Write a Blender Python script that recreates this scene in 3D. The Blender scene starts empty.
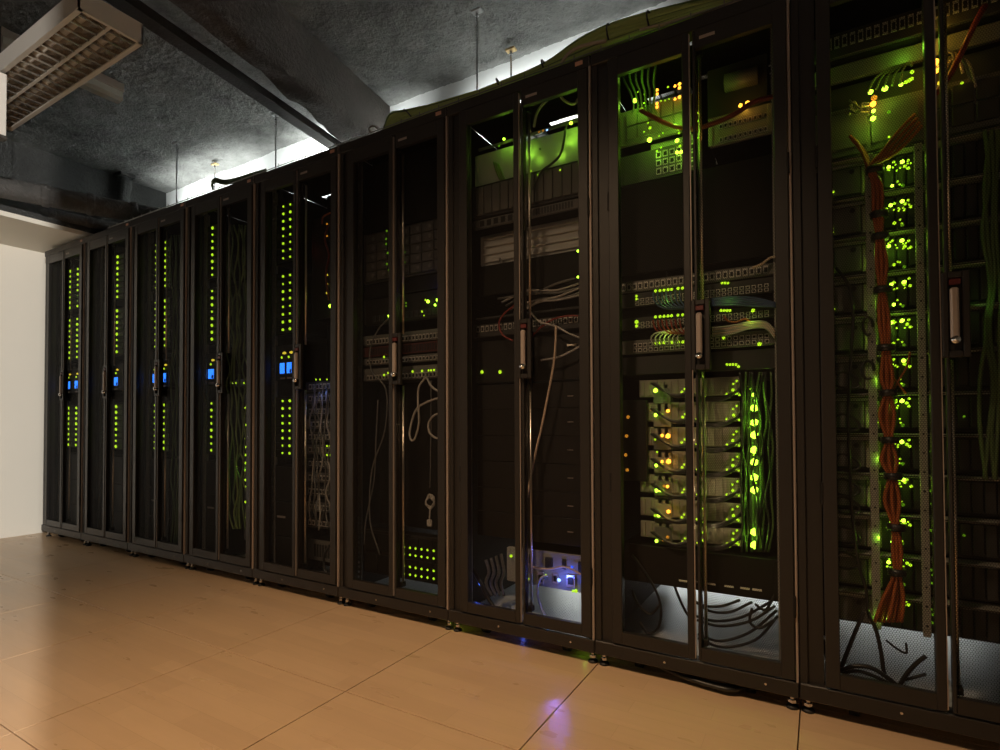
import bpy, bmesh, math, random
from mathutils import Vector
random.seed(7)
sc = bpy.context.scene
COL = sc.collection

# ---------------------------------------------------------------- camera
CX, CY, CZ = 0.0602, -1.7490, 0.8220
YAW, PIT, ROL, FPX, SHY = 0.529548, 0.0194828, -0.0042395, 547.15, 35.306
cF = Vector((-math.sin(YAW)*math.cos(PIT), math.cos(YAW)*math.cos(PIT), math.sin(PIT)))
cR = Vector((math.cos(YAW), math.sin(YAW), 0))
cU = cR.cross(cF)
CC = Vector((CX, CY, CZ))
cam = bpy.data.cameras.new('camera')
cam.sensor_width = 36.0
cam.lens = FPX/1000*36.0
cam.shift_y = SHY/1000
cam.clip_start = 0.02
camo = bpy.data.objects.new('camera', cam)
COL.objects.link(camo)
from mathutils import Matrix
rr = cR*math.cos(ROL) + cU*math.sin(ROL)
uu = cU*math.cos(ROL) - cR*math.sin(ROL)
m = Matrix((rr, uu, -cF)).transposed().to_4x4()
m.translation = CC
camo.matrix_world = m
sc.camera = camo

def at(x, y, Y=None, X=None, Z=None):
    """point of the place seen at a photograph pixel, on the plane Y / X / Z = const"""
    u0, v0 = x-500, y-375-SHY
    c, s = math.cos(ROL), math.sin(ROL)
    d = cF*FPX + cR*(c*u0+s*v0) - cU*(-s*u0+c*v0)
    if Y is not None: t = (Y-CC.y)/d.y
    elif X is not None: t = (X-CC.x)/d.x
    else: t = (Z-CC.z)/d.z
    return CC + d*t

# ---------------------------------------------------------------- light and exposure
sc.view_settings.view_transform = 'Standard'
sc.view_settings.look = 'None'
sc.view_settings.exposure = 0.0
sc.view_settings.gamma = 1.0
sc.view_settings.use_curve_mapping = False
sc.cycles.transparent_max_bounces = 24
sc.cycles.sample_clamp_indirect = 3.0
w = bpy.data.worlds.new('world'); sc.world = w
w.use_nodes = True
w.node_tree.nodes['Background'].inputs[0].default_value = (0.9, 0.75, 0.6, 1)
w.node_tree.nodes['Background'].inputs[1].default_value = 0.012

def aim(o, target):
    o.rotation_euler = (Vector(target)-o.location).to_track_quat('-Z', 'Y').to_euler()
def area(name, loc, target, sx, sy, power, col):
    l = bpy.data.lights.new(name, 'AREA'); l.shape = 'RECTANGLE'; l.size = sx; l.size_y = sy
    l.energy = power; l.color = col
    o = bpy.data.objects.new(name, l); COL.objects.link(o); o.location = loc; aim(o, target); return o
def point(name, loc, power, col, r=0.004):
    l = bpy.data.lights.new(name, 'POINT'); l.energy = power; l.color = col; l.shadow_soft_size = r
    o = bpy.data.objects.new(name, l); COL.objects.link(o); o.location = loc; return o
def spot(name, loc, target, power, col, ang, blend, r):
    l = bpy.data.lights.new(name, 'SPOT'); l.energy = power; l.color = col; l.shadow_soft_size = r
    l.spot_size = math.radians(ang); l.spot_blend = blend
    o = bpy.data.objects.new(name, l); COL.objects.link(o); o.location = loc; aim(o, target); return o

# warm downlight behind the photographer, its cone on the floor in front of the racks
spot('ceiling_downlight', (-0.85, -2.00, 2.95), (-0.95, -0.85, 0.0), 290, (1.0, 0.67, 0.39), 84, 1.0, 0.12)
# whiter corridor lamp; the edge of an unseen added wall cuts its light off
point('corridor_lamp', (4.6, -3.482, 1.95), 2650, (1.0, 0.95, 0.88), 0.03)
# strip lamps over the rear aisle, washing the back wall
def wash(x, sx, p, za, sp):
    o = area('aisle_light', (x, 1.36, 2.86), (x, 1.60, za), sx, 0.08, p, (0.95, 1.0, 0.97)); o.data.spread = math.radians(sp)
wash(-5.2, 1.2, 17, 3.15, 130); wash(-3.45, 1.3, 30, 3.02, 110); wash(-1.45, 1.3, 15, 2.98, 95)
# lamps added low behind the racks to brighten their base plates
area('aisle_light', (-1.40, 1.52, 0.42), (-1.40, 0.6, 0.1), 1.5, 0.20, 9, (0.95, 1.0, 0.97))
area('aisle_light', (-0.25, 1.52, 0.80), (-0.25, 0.7, 0.0), 0.8, 0.20, 9, (0.95, 1.0, 0.97))
area('aisle_light', (0.6, 1.52, 0.55), (0.5, 0.6, 0.1), 0.8, 0.20, 1.6, (0.95, 1.0, 0.97))

# ---------------------------------------------------------------- materials
MATS = {}
def mat(name, col=(.5, .5, .5), rough=.5, metal=0.0, bump=0.0, bscale=200.0, var=0.0, vscale=8.0, spec=0.5):
    if name in MATS: return MATS[name]
    M = bpy.data.materials.new(name); M.use_nodes = True
    nt = M.node_tree; b = nt.nodes['Principled BSDF']
    b.inputs['Base Color'].default_value = (*col, 1); b.inputs['Roughness'].default_value = rough
    b.inputs['Metallic'].default_value = metal; b.inputs['Specular IOR Level'].default_value = spec
    geo = nt.nodes.new('ShaderNodeNewGeometry')
    if var > 0:
        n = nt.nodes.new('ShaderNodeTexNoise'); n.inputs['Scale'].default_value = vscale; n.inputs['Detail'].default_value = 4
        nt.links.new(geo.outputs['Position'], n.inputs['Vector'])
        mx = nt.nodes.new('ShaderNodeMix'); mx.data_type = 'RGBA'
        mx.inputs[6].default_value = (*[c*(1-var) for c in col], 1); mx.inputs[7].default_value = (*[min(1, c*(1+var)) for c in col], 1)
        nt.links.new(n.outputs['Fac'], mx.inputs[0]); nt.links.new(mx.outputs[2], b.inputs['Base Color'])
    if bump > 0:
        n = nt.nodes.new('ShaderNodeTexNoise'); n.inputs['Scale'].default_value = bscale; n.inputs['Detail'].default_value = 5
        nt.links.new(geo.outputs['Position'], n.inputs['Vector'])
        bp = nt.nodes.new('ShaderNodeBump'); bp.inputs['Strength'].default_value = bump; bp.inputs['Distance'].default_value = 0.01
        nt.links.new(n.outputs['Fac'], bp.inputs['Height']); nt.links.new(bp.outputs[0], b.inputs['Normal'])
    MATS[name] = M
    return M
def emit(name, col, s):
    if name in MATS: return MATS[name]
    M = bpy.data.materials.new(name); M.use_nodes = True; nt = M.node_tree
    b = nt.nodes['Principled BSDF']; b.inputs['Base Color'].default_value = (*[min(1, c*.4) for c in col], 1)
    b.inputs['Emission Color'].default_value = (*col, 1); b.inputs['Emission Strength'].default_value = s
    M.cycles.emission_sampling = 'NONE'
    MATS[name] = M; return M

BLACK = mat('black_powder_coat', (.010, .009, .0085), .5, 0, .15, 900, spec=.25)
FRAME = mat('black_frame_paint', (.020, .0172, .0155), .40, 0, .12, 900, spec=.42)
INNER = mat('inner_black_steel', (.006, .006, .006), .7, spec=.15)
EDGE_HILITE = mat('edge_highlight_satin', (.42, .35, .31), .35, .35)  # light caught by edges, put into a pale satin tone
CHROME = mat('chrome', (.75, .75, .76), .14, 1.0)
RODM = mat('zinc_rod', (.80, .70, .58), .30, 1.0)
ZINC = mat('zinc_plate', (.50, .52, .52), .45, .35, .1, 60, .15, 9)
RAILM = mat('galvanised_rail', (.30, .29, .27), .45, .5)
DGREY = mat('dark_grey_plastic', (.030, .030, .030), .5, spec=.3)
GREY = mat('grey_faceplate', (.11, .108, .10), .5, 0, 0, 100, .15, 20)
LGREY = mat('light_grey_faceplate', (.46, .46, .44), .45, 0, 0, 100, .1, 20)
BEIGE = mat('beige_faceplate', (.24, .22, .18), .5, 0, 0, 100, .15, 25)
PORTM = mat('port_black', (.008, .008, .008), .5)
PORTL = mat('port_silver', (.55, .53, .48), .35, .6)
WHITE = mat('white_paint', (.78, .74, .65), .6, 0, .03, 60, .02, 3)
LAMPW = mat('white_lamp_housing', (.62, .58, .52), .45)
RUBBER = mat('black_rubber', (.012, .012, .012), .6)
CB_BLACK = mat('cable_black', (.014, .014, .014), .4)
CB_GREY = mat('cable_grey', (.36, .34, .31), .45)
CB_DKGREY = mat('cable_dark_grey', (.10, .10, .095), .45)
CB_BEIGE = mat('cable_beige', (.55, .42, .32), .5)
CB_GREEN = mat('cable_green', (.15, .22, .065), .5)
CB_DGREEN = mat('cable_dark_green', (.07, .12, .035), .5)
GREEN_LIT = mat('cable_green_lit', (.50, .58, .18), .5)  # cable green lightened to stand in for missing light from above
CB_BLUE = mat('cable_blue', (.035, .07, .17), .45)
CB_RED = mat('cable_red', (.20, .022, .014), .5)
CB_ORANGE = mat('cable_orange', (.33, .085, .018), .5)
REDM = mat('red_badge', (.08, .008, .007), .5)
TAGM = mat('pink_tag', (.55, .30, .22), .5)
BADGE = mat('badge_grey', (.30, .26, .24), .4)
G_LED = emit('led_green', (.58, 1.0, .02), 1.1)
G_BR = emit('led_green_bright', (.50, 1.0, .04), 6.0)
G_DIM = emit('led_green_dim', (.35, .9, .02), .22)
O_LED = emit('led_orange', (1.0, .40, .03), 4.5)
O_DIM = emit('led_orange_dim', (1.0, .40, .03), .55)
Y_LED = emit('led_yellow', (1.0, .75, .05), .9)
B_LED = emit('led_blue', (.03, .12, 1.0), 1.2)
B_BR = emit('led_blue_bright', (.25, .40, 1.0), 4.0)
DISP = emit('display_blue', (.025, .20, 1.0), 2.2)
LEDM = {'g': G_LED, 'G': G_BR, 'd': G_DIM, 'o': O_LED, 'O': O_DIM, 'y': Y_LED, 'b': B_LED, 'B': B_BR}

def mesh_screen():
    M = bpy.data.materials.new('perforated_black_steel'); M.use_nodes = True
    nt = M.node_tree; N = nt.nodes.new; Lk = nt.links.new
    b = nt.nodes['Principled BSDF']; out = nt.nodes['Material Output']
    b.inputs['Base Color'].default_value = (.014, .012, .011, 1); b.inputs['Roughness'].default_value = .5; b.inputs['Specular IOR Level'].default_value = .25
    tc = N('ShaderNodeTexCoord'); sp = N('ShaderNodeSeparateXYZ'); Lk(tc.outputs['Object'], sp.inputs[0])
    P, R3 = 0.0058, math.sqrt(3)
    def lat(off):
        ds = []
        for ch, cell in (('X', P), ('Z', P*R3)):
            a = N('ShaderNodeMath'); a.operation = 'MULTIPLY_ADD'; Lk(sp.outputs[ch], a.inputs[0])
            a.inputs[1].default_value = 1/cell; a.inputs[2].default_value = off + 1000
            f = N('ShaderNodeMath'); f.operation = 'FRACT'; Lk(a.outputs[0], f.inputs[0])
            g = N('ShaderNodeMath'); g.operation = 'MULTIPLY_ADD'; Lk(f.outputs[0], g.inputs[0]); g.inputs[1].default_value = cell; g.inputs[2].default_value = -cell/2
            h = N('ShaderNodeMath'); h.operation = 'MULTIPLY'; Lk(g.outputs[0], h.inputs[0]); Lk(g.outputs[0], h.inputs[1]); ds.append(h)
        s = N('ShaderNodeMath'); s.operation = 'ADD'; Lk(ds[0].outputs[0], s.inputs[0]); Lk(ds[1].outputs[0], s.inputs[1]); return s
    a, c = lat(0), lat(.5)
    mn = N('ShaderNodeMath'); mn.operation = 'MINIMUM'; Lk(a.outputs[0], mn.inputs[0]); Lk(c.outputs[0], mn.inputs[1])
    lt = N('ShaderNodeMath'); lt.operation = 'LESS_THAN'; Lk(mn.outputs[0], lt.inputs[0]); lt.inputs[1].default_value = (P*.445)**2
    tr = N('ShaderNodeBsdfTransparent'); mx = N('ShaderNodeMixShader')
    Lk(lt.outputs[0], mx.inputs[0]); Lk(b.outputs[0], mx.inputs[1]); Lk(tr.outputs[0], mx.inputs[2]); Lk(mx.outputs[0], out.inputs[0])
    return M
MESHM = mesh_screen()

def concrete(name, c0, c1, rough=.9, blotch=None, bs=1.0):
    M = bpy.data.materials.new(name); M.use_nodes = True
    nt = M.node_tree; N = nt.nodes.new; Lk = nt.links.new; b = nt.nodes['Principled BSDF']
    b.inputs['Roughness'].default_value = rough; b.inputs['Specular IOR Level'].default_value = .3
    geo = N('ShaderNodeNewGeometry')
    n1 = N('ShaderNodeTexNoise'); n1.inputs['Scale'].default_value = 2.2; n1.inputs['Detail'].default_value = 8; n1.inputs['Roughness'].default_value = .7
    Lk(geo.outputs['Position'], n1.inputs['Vector'])
    r1 = N('ShaderNodeValToRGB'); r1.color_ramp.elements[0].position = .32; r1.color_ramp.elements[0].color = (*c0, 1)
    r1.color_ramp.elements[1].position = .72; r1.color_ramp.elements[1].color = (*c1, 1); Lk(n1.outputs['Fac'], r1.inputs[0])
    last = r1.outputs[0]
    for (cx, cy, rx, ry) in (blotch or []):
        # old pale filler patches with a ragged outline
        sb = N('ShaderNodeVectorMath'); sb.operation = 'SUBTRACT'; Lk(geo.outputs['Position'], sb.inputs[0]); sb.inputs[1].default_value = (cx, cy, 3.35)
        ms = N('ShaderNodeVectorMath'); ms.operation = 'MULTIPLY'; Lk(sb.outputs[0], ms.inputs[0]); ms.inputs[1].default_value = (1/rx, 1/ry, 0)
        ln = N('ShaderNodeVectorMath'); ln.operation = 'LENGTH'; Lk(ms.outputs[0], ln.inputs[0])
        n3 = N('ShaderNodeTexNoise'); n3.inputs['Scale'].default_value = 14; Lk(geo.outputs['Position'], n3.inputs['Vector'])
        ad = N('ShaderNodeMath'); ad.operation = 'ADD'; Lk(ln.outputs['Value'], ad.inputs[0]); Lk(n3.outputs['Fac'], ad.inputs[1])
        l2 = N('ShaderNodeMath'); l2.operation = 'LESS_THAN'; Lk(ad.outputs[0], l2.inputs[0]); l2.inputs[1].default_value = 1.4
        mx = N('ShaderNodeMix'); mx.data_type = 'RGBA'; Lk(l2.outputs[0], mx.inputs[0]); Lk(last, mx.inputs[6]); mx.inputs[7].default_value = (.21, .21, .20, 1)
        last = mx.outputs[2]
    Lk(last, b.inputs['Base Color'])
    n2 = N('ShaderNodeTexNoise'); n2.inputs['Scale'].default_value = 38*bs; n2.inputs['Detail'].default_value = 7; n2.inputs['Roughness'].default_value = .65
    Lk(geo.outputs['Position'], n2.inputs['Vector'])
    bp = N('ShaderNodeBump'); bp.inputs['Strength'].default_value = .9; bp.inputs['Distance'].default_value = .02
    Lk(n2.outputs['Fac'], bp.inputs['Height']); Lk(bp.outputs[0], b.inputs['Normal'])
    return M

def wood():
    M = bpy.data.materials.new('beech_laminate'); M.use_nodes = True
    nt = M.node_tree; N = nt.nodes.new; Lk = nt.links.new; b = nt.nodes['Principled BSDF']
    b.inputs['Roughness'].default_value = .30
    geo = N('ShaderNodeNewGeometry')
    br = N('ShaderNodeTexBrick'); br.inputs['Scale'].default_value = 1.0
    br.inputs['Mortar Size'].default_value = .0006; br.inputs['Brick Width'].default_value = .42; br.inputs['Row Height'].default_value = .075
    br.inputs['Color1'].default_value = (.56, .385, .235, 1); br.inputs['Color2'].default_value = (.61, .425, .26, 1); br.inputs['Mortar'].default_value = (.50, .34, .20, 1)
    Lk(geo.outputs['Position'], br.inputs['Vector'])
    mp = N('ShaderNodeMapping'); mp.inputs['Scale'].default_value = (2.2, 26, 1); Lk(geo.outputs['Position'], mp.inputs['Vector'])
    n = N('ShaderNodeTexNoise'); n.inputs['Scale'].default_value = 1.6; n.inputs['Detail'].default_value = 6; Lk(mp.outputs[0], n.inputs['Vector'])
    n2 = N('ShaderNodeTexNoise'); n2.inputs['Scale'].default_value = 5; n2.inputs['Detail'].default_value = 3
    mp2 = N('ShaderNodeMapping'); mp2.inputs['Scale'].default_value = (1, 3, 1); Lk(geo.outputs['Position'], mp2.inputs['Vector']); Lk(mp2.outputs[0], n2.inputs['Vector'])
    ml = N('ShaderNodeMath'); ml.operation = 'MULTIPLY_ADD'; Lk(n.outputs['Fac'], ml.inputs[0]); ml.inputs[1].default_value = .14; ml.inputs[2].default_value = .93
    ml2 = N('ShaderNodeMath'); ml2.operation = 'MULTIPLY_ADD'; Lk(n2.outputs['Fac'], ml2.inputs[0]); ml2.inputs[1].default_value = .12; ml2.inputs[2].default_value = .94
    mm = N('ShaderNodeMath'); mm.operation = 'MULTIPLY'; Lk(ml.outputs[0], mm.inputs[0]); Lk(ml2.outputs[0], mm.inputs[1])
    vm = N('ShaderNodeVectorMath'); vm.operation = 'SCALE'; Lk(br.outputs['Color'], vm.inputs[0]); Lk(mm.outputs[0], vm.inputs['Scale'])
    Lk(vm.outputs[0], b.inputs['Base Color'])
    rg = N('ShaderNodeMath'); rg.operation = 'MULTIPLY_ADD'; Lk(n2.outputs['Fac'], rg.inputs[0]); rg.inputs[1].default_value = .16; rg.inputs[2].default_value = .22
    Lk(rg.outputs[0], b.inputs['Roughness'])
    return M
WOOD = wood()

# ---------------------------------------------------------------- mesh helpers
OFF = {}
def empty(name, loc, label=None, cat=None, group=None):
    o = bpy.data.objects.new(name, None); COL.objects.link(o); o.location = loc; o.empty_display_size = .05
    OFF[o] = Vector(loc)
    tag(o, label, cat, group); return o
def tag(o, label=None, cat=None, group=None, kind=None):
    if label: o['label'] = label
    if cat: o['category'] = cat
    if group: o['group'] = group
    if kind: o['kind'] = kind
    return o
class MB:
    def __init__(s): s.v = []; s.f = []
    def add(s, vs, fs):
        k = len(s.v); s.v += [Vector(v) for v in vs]; s.f += [[k+i for i in f] for f in fs]; return s
    def box(s, x0, x1, y0, y1, z0, z1, b=0.0):
        if b <= 0:
            v = [(x, y, z) for x in (x0, x1) for y in (y0, y1) for z in (z0, z1)]
            return s.add(v, [(0, 1, 3, 2), (4, 6, 7, 5), (0, 4, 5, 1), (2, 3, 7, 6), (0, 2, 6, 4), (1, 5, 7, 3)])
        bm = bmesh.new(); bmesh.ops.create_cube(bm, size=1)
        for q in bm.verts: q.co = Vector(((x0+x1)/2+q.co.x*(x1-x0), (y0+y1)/2+q.co.y*(y1-y0), (z0+z1)/2+q.co.z*(z1-z0)))
        bmesh.ops.bevel(bm, geom=bm.edges[:], offset=b, segments=1, affect='EDGES')
        bm.verts.index_update()
        s.add([q.co.copy() for q in bm.verts], [[q.index for q in f.verts] for f in bm.faces]); bm.free(); return s
    def tube(s, pts, r, n=6, cap=True):
        pts = [Vector(p) for p in pts]; k = len(s.v); T = []
        for i in range(len(pts)):
            a = pts[max(0, i-1)]; c = pts[min(len(pts)-1, i+1)]; T.append((c-a).normalized())
        up = Vector((0, 0, 1)) if abs(T[0].z) < .9 else Vector((1, 0, 0))
        nrm = T[0].cross(up).normalized()
        for i, p in enumerate(pts):
            nrm = (nrm - T[i]*nrm.dot(T[i])).normalized(); bi = T[i].cross(nrm)
            rad = r[i] if isinstance(r, (list, tuple)) else r
            for j in range(n):
                a = 2*math.pi*j/n; s.v.append(p + (nrm*math.cos(a)+bi*math.sin(a))*rad)
        for i in range(len(pts)-1):
            for j in range(n):
                s.f.append([k+i*n+j, k+i*n+(j+1) % n, k+(i+1)*n+(j+1) % n, k+(i+1)*n+j])
        if cap:
            s.f.append([k+j for j in range(n)][::-1]); s.f.append([k+(len(pts)-1)*n+j for j in range(n)])
        return s
    def build(s, name, M, parent=None, smooth=False, shift=None):
        off = OFF.get(parent, Vector((0, 0, 0))) if shift is None else shift
        me = bpy.data.meshes.new(name); me.from_pydata([v-off for v in s.v], [], s.f); me.update()
        bm = bmesh.new(); bm.from_mesh(me); bmesh.ops.recalc_face_normals(bm, faces=bm.faces); bm.to_mesh(me); bm.free()
        me.materials.append(M)
        if smooth:
            for p in me.polygons: p.use_smooth = True
        o = bpy.data.objects.new(name, me); COL.objects.link(o)
        if parent: o.parent = parent; OFF[o] = off
        else: OFF[o] = Vector((0, 0, 0))
        return o
def inst(src_mesh, name, parent, loc, rot=None, scale=None):
    o = bpy.data.objects.new(name, src_mesh); COL.objects.link(o)
    off = OFF.get(parent, Vector((0, 0, 0))) if parent else Vector((0, 0, 0))
    o.parent = parent; o.location = Vector(loc)-off
    if rot: o.rotation_euler = rot
    if scale: o.scale = scale
    return o
def copy_tree(o, parent=None):
    c = o.copy(); COL.objects.link(c); c.parent = parent
    if o in OFF: OFF[c] = OFF[o].copy()
    for ch in list(o.children): copy_tree(ch, c)
    return c
def crom(pts, k=6):
    pts = [Vector(p) for p in pts]; P = [pts[0]*2-pts[1]]+pts+[pts[-1]*2-pts[-2]]; out = []
    for i in range(1, len(P)-2):
        for j in range(k):
            t = j/k; a, b, c, d = P[i-1], P[i], P[i+1], P[i+2]
            out.append(.5*((2*b)+(c-a)*t+(2*a-5*b+4*c-d)*t*t+(3*b-a-3*c+d)*t**3))
    out.append(pts[-1]); return out
def cable(label, pts, r, M, group=None, name='cable', k=6, n=6):
    o = MB().tube(crom(pts, k), r, n).build(name, M, None, True)
    return tag(o, label, 'cable', group)

# ---------------------------------------------------------------- the room shell
ZC = 3.375
root = empty('floor', (0, 0, 0)); tag(root, 'beech laminate raised floor of square tiles', None, None, 'structure')
tile = MB().box(-.2984, .2984, -.2984, .2984, -.03, 0, .0007)
tm = tile.build('floor_tile', WOOD, root).data
first = True
for ix in range(-9, 4):
    for iy in range(-5, 4):
        cx, cy = ix*.6+.3, .064+iy*.6+.3
        if first: bpy.data.objects['floor_tile'].location = (cx, cy, 0); first = False
        else: inst(tm, 'floor_tile', root, (cx, cy, 0))
slab = MB().box(-6.3, 2.5, -3.0, 1.75, -.12, -.031).build('subfloor', INNER, root)

def rough_sheet(name, x0, x1, y0, y1, z, nx, ny, amp, M, label):
    from mathutils import noise
    mb = MB(); vs = []; fs = []
    for j in range(ny+1):
        for i in range(nx+1):
            x = x0+(x1-x0)*i/nx; y = y0+(y1-y0)*j/ny
            d = noise.noise(Vector((x*2.3, y*2.3, 0)))*amp + noise.noise(Vector((x*9, y*9, 5)))*amp*.5 + noise.noise(Vector((x*30, y*30, 9)))*amp*.45 + noise.noise(Vector((x*55, y*55, 2)))*amp*.3
            vs.append((x, y, z+d))
    for j in range(ny):
        for i in range(nx):
            k = j*(nx+1)+i; fs.append((k, k+1, k+nx+2, k+nx+1))
    top = len(vs)
    vs += [(x0, y0, z+.15), (x1, y0, z+.15), (x1, y1, z+.15), (x0, y1, z+.15)]; fs.append((top, top+1, top+2, top+3))
    o = mb.add(vs, fs).build(name, M, None, True); return tag(o, label, None, None, 'structure')
CEILM = concrete('sprayed_dark_concrete', (.075, .076, .072), (.28, .284, .272), .95,
                 [(*at(417, 49, Z=3.35)[:2], .085, .065), (*at(438, 60, Z=3.35)[:2], .11, .055), (*at(257, 125, Z=3.35)[:2], .10, .05)], 1.0)
rough_sheet('ceiling', -6.2, 1.6, -2.8, 1.62, ZC, 420, 240, .014, CEILM, 'dark sprayed concrete ceiling')
BACKW = mat('white_back_wall', (.80, .81, .80), .7, 0, .05, 40, .04, 4)
tag(MB().box(-6.2, 2.0, 1.60, 1.75, 0, 3.43).build('wall_back', BACKW), 'white back wall behind the rack row', None, None, 'structure')
DARKC = concrete('dark_painted_concrete', (.030, .031, .030), (.055, .056, .054), .85)
tag(MB().box(-6.35, -6.2, -2.8, 1.75, 0, 3.45).build('wall_end', DARKC), 'dark concrete end wall above the white partition', None, None, 'structure')
tag(MB().box(-5.14, -4.99, -2.8, 1.0, 0, 2.105).build('wall_left', WHITE), 'white plastered partition at the end of the rack row', None, None, 'structure')
tag(MB().box(-4.99, -4.285, -2.8, 1.0, 2.105, 2.135).build('trim_1', WHITE), 'white soffit board over the end of the row', None, None, 'structure')
tag(MB().box(-5.14, -4.28, -2.8, 1.0, 2.135, 2.32).build('trim_2', DARKC), 'black bulkhead above the white soffit', None, None, 'structure')
tag(MB().box(1.75, 1.90, -2.413, 1.75, 0, 3.40).build('wall_light_stop', WHITE), 'unseen wall added to cut off the corridor light', None, None, 'structure')  # unseen wall, added so its edge shapes the corridor light
# concrete downstand beam, rough, running across the aisle
from mathutils import noise as mnoise
mb = MB(); vs = []; fs = []
NY = 60; prof = 14
for j in range(NY+1):
    y = -2.6+4.2*j/NY
    xr = -2.70-.145*(y-.05); wd = .16+max(0, y)*.10
    ring = []
    for k in range(prof+1):
        t = k/prof
        if t < .4: q = (xr, ZC+.04-(ZC+.04-3.0)*(t/.4))
        elif t < .75: q = (xr-wd*((t-.4)/.35), 3.0)
        else: q = (xr-wd, 3.0+(ZC+.04-3.0)*((t-.75)/.25))
        a = .022 if .3 < t < .95 else .008
        nv = mnoise.noise_vector(Vector((q[0]*7, y*5, q[1]*7)))*a + mnoise.noise_vector(Vector((q[0]*22, y*18, q[1]*22)))*a*.5
        ring.append((q[0]+nv.x, y, q[1]+nv.z))
    vs += ring
for j in range(NY):
    for k in range(prof):
        a = j*(prof+1)+k; fs.append((a, a+1, a+prof+2, a+prof+1))
BEAMM = concrete('brown_black_beam', (.050, .042, .036), (.10, .085, .074), .85)
tag(mb.add(vs, fs).build('trim_3', BEAMM, None, True), 'rough dark concrete beam under the ceiling', None, None, 'structure')

# ---------------------------------------------------------------- pipes, duct and lamps overhead
PIPEM = concrete('black_painted_pipe', (.045, .045, .043), (.11, .105, .10), .6)
def overhead_pipe(name, label, a, b, r, ext0, ext1, collars):
    d = (b-a).normalized(); p0 = a-d*ext0; p1 = b+d*ext1
    root = empty(name, p0, label, 'pipe')
    MB().tube([p0+(p1-p0)*t/8 for t in range(9)], r, 16).build('pipe_run', PIPEM, root, True)
    for t in collars:
        c = a+(b-a)*t
        MB().tube([c-d*.022, c-d*.015, c+d*.015, c+d*.022], [r*1.02, r*1.12, r*1.12, r*1.02], 16).build('pipe_joint', PIPEM, root, True)
overhead_pipe('overhead_pipe', 'thick dark painted pipe above the white soffit', at(0, 187, Z=2.23), at(140, 214, Z=2.23), .062, 1.2, .5, (.3, .62, .95))
overhead_pipe('overhead_pipe', 'thinner dark pipe just under the thick pipe', at(0, 203, Z=2.20), at(108, 226, Z=2.20), .034, 1.2, .4, (.45, .8))
# ragged hanger strap from the ceiling to the pipes
h0 = at(124, 183, X=-6.10)
root = empty('pipe_hanger', (h0.x, h0.y, 2.3), 'ragged black strap dropping from ceiling beside the pipes', 'hanger')
pts = [(h0.x+.015*math.sin(q*2.1), h0.y, ZC+.01-(ZC-2.29)*q/9) for q in range(10)]
MB().tube(pts, [.055, .07, .06, .075, .05, .065, .072, .05, .062, .055], 8).build('strap', DARKC, root, True)
MB().box(h0.x-.08, h0.x+.09, h0.y-.07, h0.y+.07, ZC-.035, ZC+.01, .004).build('ceiling_plate', DARKC, root)

# dark flat duct beside the beam
a = at(145, 27, Z=3.0); b = at(300, 130, Z=3.0); d = (b-a).normalized(); a0 = a-d*1.6; b0 = b+d*.60
sx = Vector((.095, 0, 0)); up = Vector((0, 0, .055))
root = empty('cable_duct', a0, 'dark brown flat duct running beside the concrete beam', 'duct')
DUCTM = mat('brown_black_duct', (.030, .024, .020), .55, 0, .3, 60)
vs = [p+o for p in (a0, b0) for o in (Vector(), sx, sx+up, up)]
MB().add(vs, [(0, 1, 2, 3), (4, 7, 6, 5), (0, 4, 5, 1), (1, 5, 6, 2), (2, 6, 7, 3), (3, 7, 4, 0)]).build('duct_body', DUCTM, root)

# louvred twin-tube luminaire, switched off
FZ = 2.60; fx1 = -2.66; fx0 = -4.17; fy0 = -.665; fy1 = -.405
root = empty('louvre_luminaire', (fx0, fy0, FZ), 'white louvred twin-tube ceiling luminaire, switched off', 'ceiling light')
REFL = mat('warm_grey_reflector', (.55, .50, .44), .25, .85)  # warm grey metal in one even tone
h = MB(); t = .008
h.box(fx0, fx1, fy0, fy0+t, FZ, FZ+.085).box(fx0, fx1, fy1-t, fy1, FZ, FZ+.085)
h.box(fx0, fx0+t, fy0, fy1, FZ, FZ+.085).box(fx1-t, fx1, fy0, fy1, FZ, FZ+.085)
h.box(fx0, fx1, fy0, fy1, FZ+.085, FZ+.092)
h.build('housing', LAMPW, root)
h = MB()
for (u0, u1) in ((fy0, fy0+.016), (fy1-.016, fy1)): h.box(fx0-.002, fx1+.002, u0-.002, u1+.002, FZ-.004, FZ+.002)
h.box(fx0-.002, fx0+.014, fy0, fy1, FZ-.004, FZ+.002).box(fx1-.014, fx1+.002, fy0, fy1, FZ-.004, FZ+.002)
h.build('rim', LAMPW, root)
ym = (fy0+fy1)/2
MB().box(fx0+.01, fx1-.01, ym-.006, ym+.006, FZ, FZ+.03).build('spine', LAMPW, root)
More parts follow.
